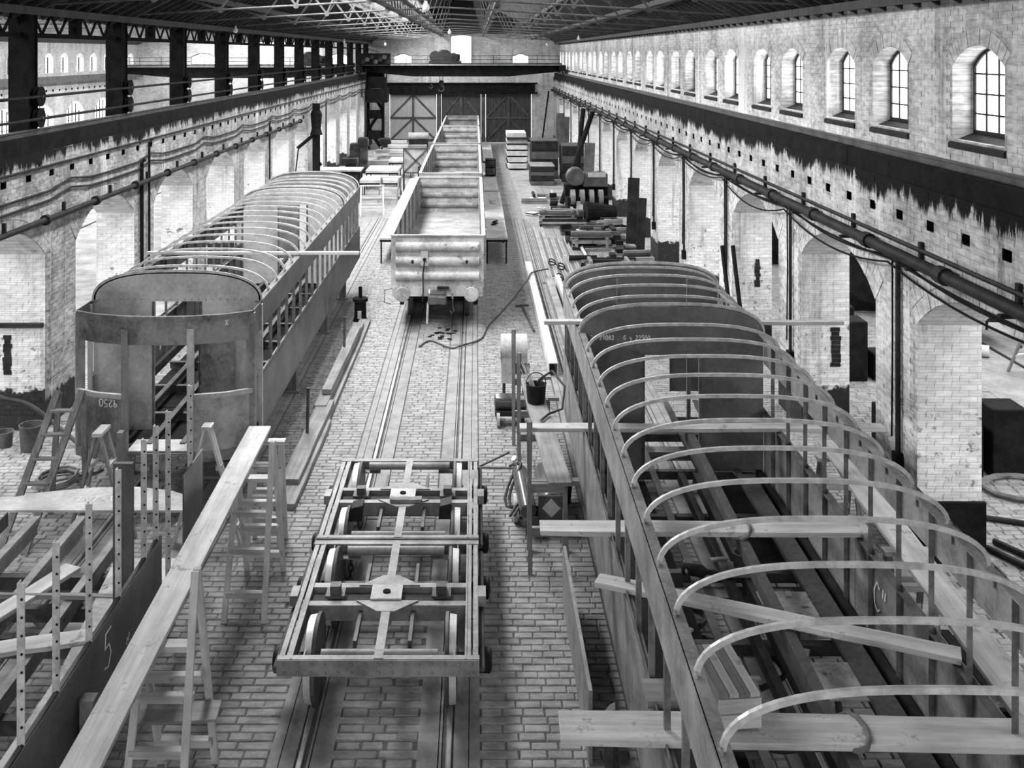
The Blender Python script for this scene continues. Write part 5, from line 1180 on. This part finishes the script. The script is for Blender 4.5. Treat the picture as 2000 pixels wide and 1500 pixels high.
# left background: trestles, benches, machines, stacked timber
trestle('pale trestle far left beside the rail, nearest of the far pair', -4.55, 45.2, 1.0, 1.3, 1.25, .1, 'plankz', (.35, .75), 'far trestles left of the wagons')
trestle('trestle far left behind the pale one', -4.0, 48.2, .9, 1.0, 1.25, -.2, 'woodz', (.35, .75), 'far trestles left of the wagons')
table('far left bench strewn with white sheets', -5.7, -4.0, 53.2, 55.6, 1.0, 'sheet', 'benches in the far left', .12, 'work_bench', 'bench')
table('far left bench with rough pale top, nearer one', -5.6, -3.7, 49.6, 51.4, .95, 'sheet', 'benches in the far left', .14, 'work_bench', 'bench')
table('far left bench with white top, farthest one', -4.9, -3.6, 58, 60.2, 1.0, 'sheet', 'benches in the far left', .1, 'work_bench', 'bench')
wk = thing('work_bench', 'big dark cupboard bench behind the far end of the left carriage', 'bench', (-6.6, 50.4, 0)); MB().box(-.95, 1.0, -.6, .6, 0, 1.35).build('carcass', M['black'], wk, bevel=.02); MB().box(-1.0, 1.05, -.65, .65, 1.35, 1.43).build('top', M['bench'], wk)
for x in (-.45, .5): MB().box(x-.42, x+.42, -.63, -.6, .12, 1.2).build('door', M['dark'], wk)
dc = thing('cable_drum', 'round dark drum with pale rim before the dark cupboard bench', 'drum', (-6.35, 48.6, 0)); MB().lathe([(-.3, .55), (.3, .55)], (0, 0, .75), (0, 1, 0), 26).build('barrel', M['iron'], dc, smooth=True); MB().lathe([(-.34, .6), (-.3, .6)], (0, 0, .75), (0, 1, 0), 26).build('rim', M['bench'], dc, smooth=True); MB().box(-.5, .5, -.3, .3, 0, .2).build('cradle', M['dark'], dc)
for i in range(9):
    z = .0; n = 3+i % 3; x = -5.6+.5*(i % 4); y = 62+1.9*i*.6
    for q in range(n):
        L = R.uniform(1.3, 2.0); planks('timber', (x-L/2, y, z), (x+L/2, y+R.uniform(-.05, .05), z), .5, .2, M['woodx'] if (i+q) % 3 else M['plankx'], 'balk of timber in the low stacks at the far left before the doors', 'timber', 'timber stacks at the far left', 0); z += .21
solo(MB().lathe([(-.75, .28), (.75, .28)], (-4.2, 76, .95), (1, 0, 0), 20), 'roll', M['bench'], 'pale roll lying before the left great door', 'roll', smooth=True)
solo(MB().box(-4.9, -3.5, 75.7, 76.3, 0, .68), 'roll_stand', M['dark'], 'dark box under the pale roll before the left great door', 'box')
jc = thing('jib_crane', 'black wall jib post with lever on the far left wall', 'crane', (-7.6, 49, 0))
MB().box(-.16, .16, -.16, .16, .02, 4.7).build('post', M['black'], jc); MB().lathe([(3.2, .3), (3.5, .22), (4.2, .28), (4.6, .1)], (0, 0, 0), (0, 0, 1), 12).build('head', M['black'], jc)
MB().bar((.0, 0, 3.3), (-.9, 0, 2.55), .12, .16).build('arm', M['black'], jc); MB().tube([(-.85, 0, 2.6), (-1.05, 0, .9)], .03).build('chain', M['black'], jc); MB().box(-1.6, -.6, -.3, .3, .5, 1.1).build('balance_box', M['black'], jc); MB().box(-1.5, -.7, -.25, .25, 0, .5).build('pedestal', M['dark'], jc); MB().bar((0, 0, 2.0), (.2, 0, 1.7), .1, .2).build('bracket', M['black'], jc)
for i, (x, y, h, w) in enumerate(((-6.6, 61, 2.1, .4), (-7.2, 64, 1.5, .7), (-6.9, 57, 1.3, .6), (-6.0, 69, 1.4, .5))):
    m_ = thing('drilling_machine', 'dark upright drilling machine in the far left corner, %s from the camera' % ('second third first fourth'.split()[i]), 'machine', (x, y, 0), 0, 'machines in the far left corner')
    MB().box(-w, w, -.4, .4, 0, .25).build('foot', M['dark'], m_); MB().box(-w*.5, w*.5, -.2, .2, .25, h).build('column', M['iron'], m_, bevel=.03); MB().box(-w*.8, w*.6, -.6, .2, h*.75, h).build('head', M['dark'], m_, bevel=.04); MB().lathe([(0, .22), (.05, .22)], (w*.6, -.2, h*.85), (1, 0, 0), 16).build('hand_wheel', M['iron'], m_); MB().box(-w*.6, w*.6, -.6, -.1, .7, .78).build('table', M['dark'], m_)
# right background: sheet stacks, cupboards, rollers, shear legs, scrap
z = 0
for i in range(6):
    solo(MB().box(1.98+R.uniform(-.05, .05), 3.2+R.uniform(-.05, .05), 62.2+i*.25, 66+R.uniform(-.2, .2), z+.1, z+.36), 'sheet_pack', M['sheet'], 'pack of white sheets in the stack before the right great door, '+['lowest', 'second from below', 'third from below', 'fourth from below', 'fifth from below', 'topmost'][i], 'sheets', 'white sheet packs'); 
    solo(MB().box(1.95, 3.22, 63, 65.5, z, z+.1), 'batten', M['dark'], 'dark batten layer in the stack of white sheets, '+['lowest', 'second from below', 'third from below', 'fourth from below', 'fifth from below', 'topmost'][i], 'batten', 'battens between the white sheets'); z += .36
def cupboard(label, x0, x1, y0, y1, h, mat='dark', top='iron'):
    t = thing('steel_bin', label, 'cupboard', ((x0+x1)/2, (y0+y1)/2, 0), 0, 'dark bins by the right wall'); a, b = (x1-x0)/2, (y1-y0)/2
    MB().box(-a, a, -b, b, 0, h).build('body', M[mat], t, bevel=.01); MB().box(-a-.03, a+.03, -b-.03, b+.03, h, h+.05).build('lid', M[top], t)
    for q in range(4): MB().box(-a, a, -b-.02, -b, h*(q+.1)/4, h*(q+.9)/4).build('front_panel', M['dark' if q % 2 else 'plate'], t)
cupboard('dark low bin before the taller bin, right background', 3.0, 4.25, 55.0, 57.0, 1.0, top='primer')
cupboard('dark tall bin left of its twin in the right background', 3.2, 4.7, 58.0, 60.0, 2.1)
cupboard('dark tall bin nearest the right wall in the background', 4.82, 6.0, 56.5, 58.5, 1.95, top='iron')
rm = thing('plate_rolls', 'dark bending machine with four pale rollers by the right wall', 'machine', (5.0, 46.6, 0))
MB().box(-.85, 1.0, -.6, .8, 0, .6).build('base', M['black'], rm); MB().box(-.1, 1.0, -.3, .7, 1.05, 1.65).build('gear_box', M['iron'], rm, bevel=.04); MB().box(-.9, 1.05, .1, .9, .6, 1.1).build('body', M['black'], rm); MB().box(.1, .9, -.35, -.3, 1.5, 1.7).build('cover', M['bench'], rm)
MB().lathe([(-.25, .38), (-.2, .42), (.3, .42)], (-.45, -.1, 1.5), (0, 1, 0), 26).build('drum', M['iron'], rm, smooth=True)
for i in range(4): MB().lathe([(-.1, .34), (.1, .34)], (-.6+i*.42, -.45, .62), (1, 0, 0), 24).build('roller', M['primer'], rm, smooth=True)
for j, (p, q) in enumerate((((4.05, 47.9, .1), (5.75, 50.2, 4.2)), ((4.8, 49.4, .1), (5.4, 51.2, 4.3)))):
    solo(MB().tube([p, q], .12, 10), 'shear_leg', M['black'], ['long black pole slanting up to the right wall pipe, lower one', 'black pole slanting up behind the lower slanting pole'][j], 'pole', smooth=True)
solo(MB().tube([(4.9, 76, .03), (5.6, 78, 4.2)], .06, 8), 'slender_pole', M['black'], 'thin black pole leaning at the right end of the far wall', 'pole')
for i, (x, y, w, h, mt) in enumerate(((5.68, 37.2, .42, 2.55, 'dark'), (5.9, 36.6, .3, 1.9, 'dark'), (5.9, 53.5, .55, 2.4, 'plate'), (5.7, 70, .5, 3.0, 'iron'), (5.7, 66, .6, 3.0, 'iron'))):
    solo(MB().bar((x, y, 0), (x+.12, y+.2, h), w, .04, up=(0, 1, 0)), 'leaning_plate', M[mt], 'tall narrow plate leaning on the right wall, '+['broadest dark one nearest the camera', 'short dark one beside the broadest', 'middle one behind the slanting poles', 'far one by the end wall', 'second far one'][i], 'plate', 'tall plates on the right wall')
for i, x in enumerate((5.55, 5.8)): solo(MB().bar((x+.45, 23.6, 0), (x+.3, 24.25, 2.55), .06, .1), 'leaning_post', M['black'], ['left', 'right'][i]+' of two black posts leaning on the right pier', 'post', 'black posts on the right pier')
R2 = random.Random(5)
def scrap(n, x0, x1, y0, y1, kinds, label, cat, grp, zmax=.5):
    for i in range(n):
        x, y = R2.uniform(x0, x1), R2.uniform(y0, y1); k = R2.choice(kinds); a = R2.choice((0, PI/2, R2.uniform(-.8, .8), R2.uniform(-1.5, 1.5))); ca, sa = math.cos(a), math.sin(a)
        nm, (L0, L1), (w0, w1), (h0, h1), mts = k; L, w, h = R2.uniform(L0, L1), R2.uniform(w0, w1), R2.uniform(h0, h1); n2 = R2.randint(1, 4); z = 0.0
        for q in range(n2):
            if z+h > zmax: break
            m_ = MB(); 
            if nm == 'angle_piece': m_.angle((x-L/2*ca, y-L/2*sa, z), (x+L/2*ca, y+L/2*sa, z+.004), w, .012, 1, 1, (-sa, ca, 0), (0, 0, 1))
            else: m_.bar((x-L/2*ca, y-L/2*sa, z+h/2), (x+L/2*ca, y+L/2*sa, z+h/2), w, h)
            solo(m_, nm, M[R2.choice(mts)], label[nm], cat[nm], grp); z += h+.003; x += R2.uniform(-.04, .04); y += R2.uniform(-.05, .05)
KN = (('plate_piece', (.3, .8), (.2, .5), (.03, .07), ('pale', 'primer', 'sheet', 'dark', 'iron', 'bench')), ('timber_piece', (.5, 1.3), (.1, .22), (.08, .16), ('wood', 'dwood', 'woodx', 'dark')), ('angle_piece', (.8, 1.8), (.07, .13), (.07, .13), ('iron', 'dark', 'primer', 'pale')), ('steel_block', (.25, .5), (.2, .4), (.1, .25), ('dark', 'iron', 'black')))
scrap(84, 3.5, 5.8, 33, 45.0, KN, dict(plate_piece='cut plate lying in the scrap heap along the right wall', timber_piece='timber piece lying in the scrap heap along the right wall', angle_piece='angle iron lying in the scrap heap along the right wall', steel_block='dark steel block in the scrap heap along the right wall'),
      dict(plate_piece='plate', timber_piece='timber', angle_piece='steel bar', steel_block='block'), 'scrap heap along the right wall')
scrap(12, 2.4, 4.4, 44, 52, KN, dict(plate_piece='cut plate lying before the dark bins at the right', timber_piece='timber piece lying before the dark bins at the right', angle_piece='angle iron lying before the dark bins at the right', steel_block='dark steel block before the dark bins at the right'),
      dict(plate_piece='plate', timber_piece='timber', angle_piece='steel bar', steel_block='block'), 'loose pieces before the dark bins', .4)
for i, (x, y, L, n) in enumerate(((4.3, 33.0, 1.5, 4), (4.2, 37.2, 1.4, 5), (3.4, 42.2, 1.5, 6))):     # cribs of dark sections
    for q in range(n):
        z = .12*q
        if q % 2:
            for e in (-L/2+.15, L/2-.15): solo(MB().box(x+e-.05, x+e+.05, y-.4, y+.4, z, z+.118), 'packing_stick', M['primer'], ('short pale stick between the dark sections of the %s crib' % ('near middle far'.split()[i])), 'stick', 'sticks in the section cribs')
        else:
            for e in (-.3, -.1, .1, .3): solo(MB().box(x-L/2, x+L/2, y+e-.06, y+e+.06, z, z+.118), 'steel_section', M[('dark', 'iron', 'primer')[(q+int(e*10)) % 3]], ('dark steel section in the %s crib of the right background' % ('near middle far'.split()[i])), 'steel section', 'steel section cribs')
dx = thing('chain_heap', 'black ribbed heap of chain by the right pier', 'chain heap', (5.3, 43.2, 0))
for q in range(14): MB().lathe([(-.05, .1), (-.05, .42-.012*q), (.05, .42-.012*q), (.05, .1)], (-.6+.09*q, 0, .42), (1, .15, 0), 14).build('link_plate', M['black'], dx)
for i, (x, y, s) in enumerate(((4.7, 46.0, .3), (5.35, 41.3, .28), (3.05, 34.4, .2), (5.1, 44.6, .3))): solo(MB().box(x-s/2, x+s/2, y-.02, y+.02, 0, s*1.5), 'white_card', M['sheet'], 'small white board standing among the scrap, '+['by the four rollers', 'below the black chain heap', 'by the pale bar bundle', 'left of the black chain heap'][i], 'board', 'white boards among the scrap')
# right aisle seen through the arches
trestle('wooden trestle on the bright floor beyond the right arches', 12.6, 22.6, 1.2, .9, .95, .3, 'woodz', (.4,), 'trestles beyond the right arches')
solo(MB().tube([(11.4, 24.2, .14), (12.0, 23.9, .14)], .14, 12), 'drain_pipe', M['pale'], 'short pale pipe lying on the floor beyond the right arches', 'pipe', smooth=True)
table('low dark table beyond the right arches', 10.9, 13.2, 24.6, 26.4, .8, 'dark', None, .1)
pts = [(8.9+.55*math.cos(t*.55)*(1+.01*t), 16.6+.5*math.sin(t*.55), .03+.002*t) for t in range(26)]
solo(MB().tube(pts, .04, 6), 'hose_coil', M['rope'], 'pale hose coiled on the floor beyond the nearest right arch', 'hose', smooth=True)
for i, (p, q) in enumerate((((7.3, 14.6, .05), (8.4, 12.4, .05)), ((7.5, 14.8, .05), (8.7, 12.6, .05)), ((7.15, 15.8, .04), (9.2, 15.0, .04)))): solo(MB().tube([p, q], .045, 8), 'loose_bar', M['dark'], ['left', 'right', 'farther'][i]+' dark bar lying on the floor beyond the nearest right arch', 'bar')
for i in range(10):
    x, y = 7.45+.75*(i//2 % 3), 17.4+.8*(i//6)+BAY*(i % 2); m_ = MB().box(x-.3, x+.3, y-.3, y+.3, 0, R2.uniform(.4, 1.5)); solo(m_, 'machine_part', M['black'], 'black machine part standing in shade under the right arches', 'machine part', 'machine parts under the right arches', bevel=.03)
for i in range(7):
    p = (5.15+.13*i, 10.8+R2.uniform(0, .5), .05); solo(MB().bar(p, (p[0]+.02, p[1]+R2.uniform(.9, 1.7), p[2]), .12, .1), 'dark_baulk', M['black'], 'dark baulk in the heap at the foot of the nearest right pier', 'timber', 'dark baulks at the right pier')
solo(MB().box(XR+.05, XR+.92, FAR0-.09, FAR0-.03, 0, .88), 'pier_guard', M['black'], 'tarred guard board round the foot of the nearest right pier', 'board')
for i, (x0, x1, y0, y1, h) in enumerate(((9.6, 12.2, 27.5, 32, 2.6), (9.4, 11.6, 34, 37, 2.2))):
    t = thing('boiler_tank', ['big dark tank standing in shade beyond the second right arch', 'dark tank farther off beyond the third right arch'][i], 'tank', ((x0+x1)/2, (y0+y1)/2, 0), 0, 'tanks beyond the right arches')
    MB().lathe([(-(y1-y0)/2, .3), (-(y1-y0)/2, h/2-.1), (-(y1-y0)/2+.1, h/2), ((y1-y0)/2-.1, h/2), ((y1-y0)/2, h/2-.1)], (0, 0, h/2+.25), (0, 1, 0), 28).build('shell', M['black'], t, smooth=True)
    for e in (-1, 1): MB().box(-(x1-x0)/2, (x1-x0)/2, e*(y1-y0)*.3-.15, e*(y1-y0)*.3+.15, 0, .5).build('cradle', M['dark'], t)

solo(MB().box(-3.42, -3.3, 8.85, 8.97, 0, 1.5), 'flaky_post', M['flake'], 'short post with flaking white paint under the near end of the long plank', 'post')
planks('shelf_board', (-3.25, 9.75, .79), (-2.45, 9.8, .79), .3, .03, M['woodx'], 'scraped dark board lying on the rungs of the nearer step trestle', 'board')
st = thing('stair_tower', 'black iron access stair under the left end of the far crane', 'stair', (-7.35, 75.6, 0))
for a in (-.55, .55):
    for b in (-.5, .5): MB().box(a-.06, a+.06, b-.06, b+.06, 0, 6.6).build('post', M['black'], st)
for k in range(4):
    z = 1.5*k; s_ = 1 if k % 2 else -1
    MB().bar((-s_*.5, -.3, z), (s_*.5, -.3, z+1.5), .06, .2).bar((-s_*.5, .3, z), (s_*.5, .3, z+1.5), .06, .2).build('stringer', M['black'], st)
    for q in range(6): MB().box(-s_*(.42-.16*q)-.1, -s_*(.42-.16*q)+.1, -.3, .3, z+.15+.23*q, z+.19+.23*q).build('tread', M['black'], st)
    MB().box(-.55, .55, -.56, -.5, z+.8, z+1.45).build('guard', M['black'], st)
# things that look alike: tell them apart by how near they stand
ORD = 'first second third fourth fifth sixth seventh eighth ninth tenth eleventh twelfth thirteenth fourteenth fifteenth sixteenth seventeenth eighteenth nineteenth'.split()
def ordinal(n):
    if n < 20: return ORD[n-1]
    t = {2: 'twent', 3: 'thirt', 4: 'fort', 5: 'fift', 6: 'sixt'}[n//10]
    return t+'ieth' if n % 10 == 0 else t+'y-'+ORD[n % 10-1]
by = {}
for o in bpy.data.objects:
    if o.parent is None and o.get('label'): by.setdefault(o['label'], []).append(o)
for lab, os_ in by.items():
    if len(os_) < 2: continue
    os_.sort(key=lambda o: o.location.y+.01*o.location.x-.02*o.location.z)
    for i, o in enumerate(os_): o['label'] = ('nearest ' if i == 0 else 'farthest ' if i == len(os_)-1 else ordinal(i+1)+' nearest ')+lab
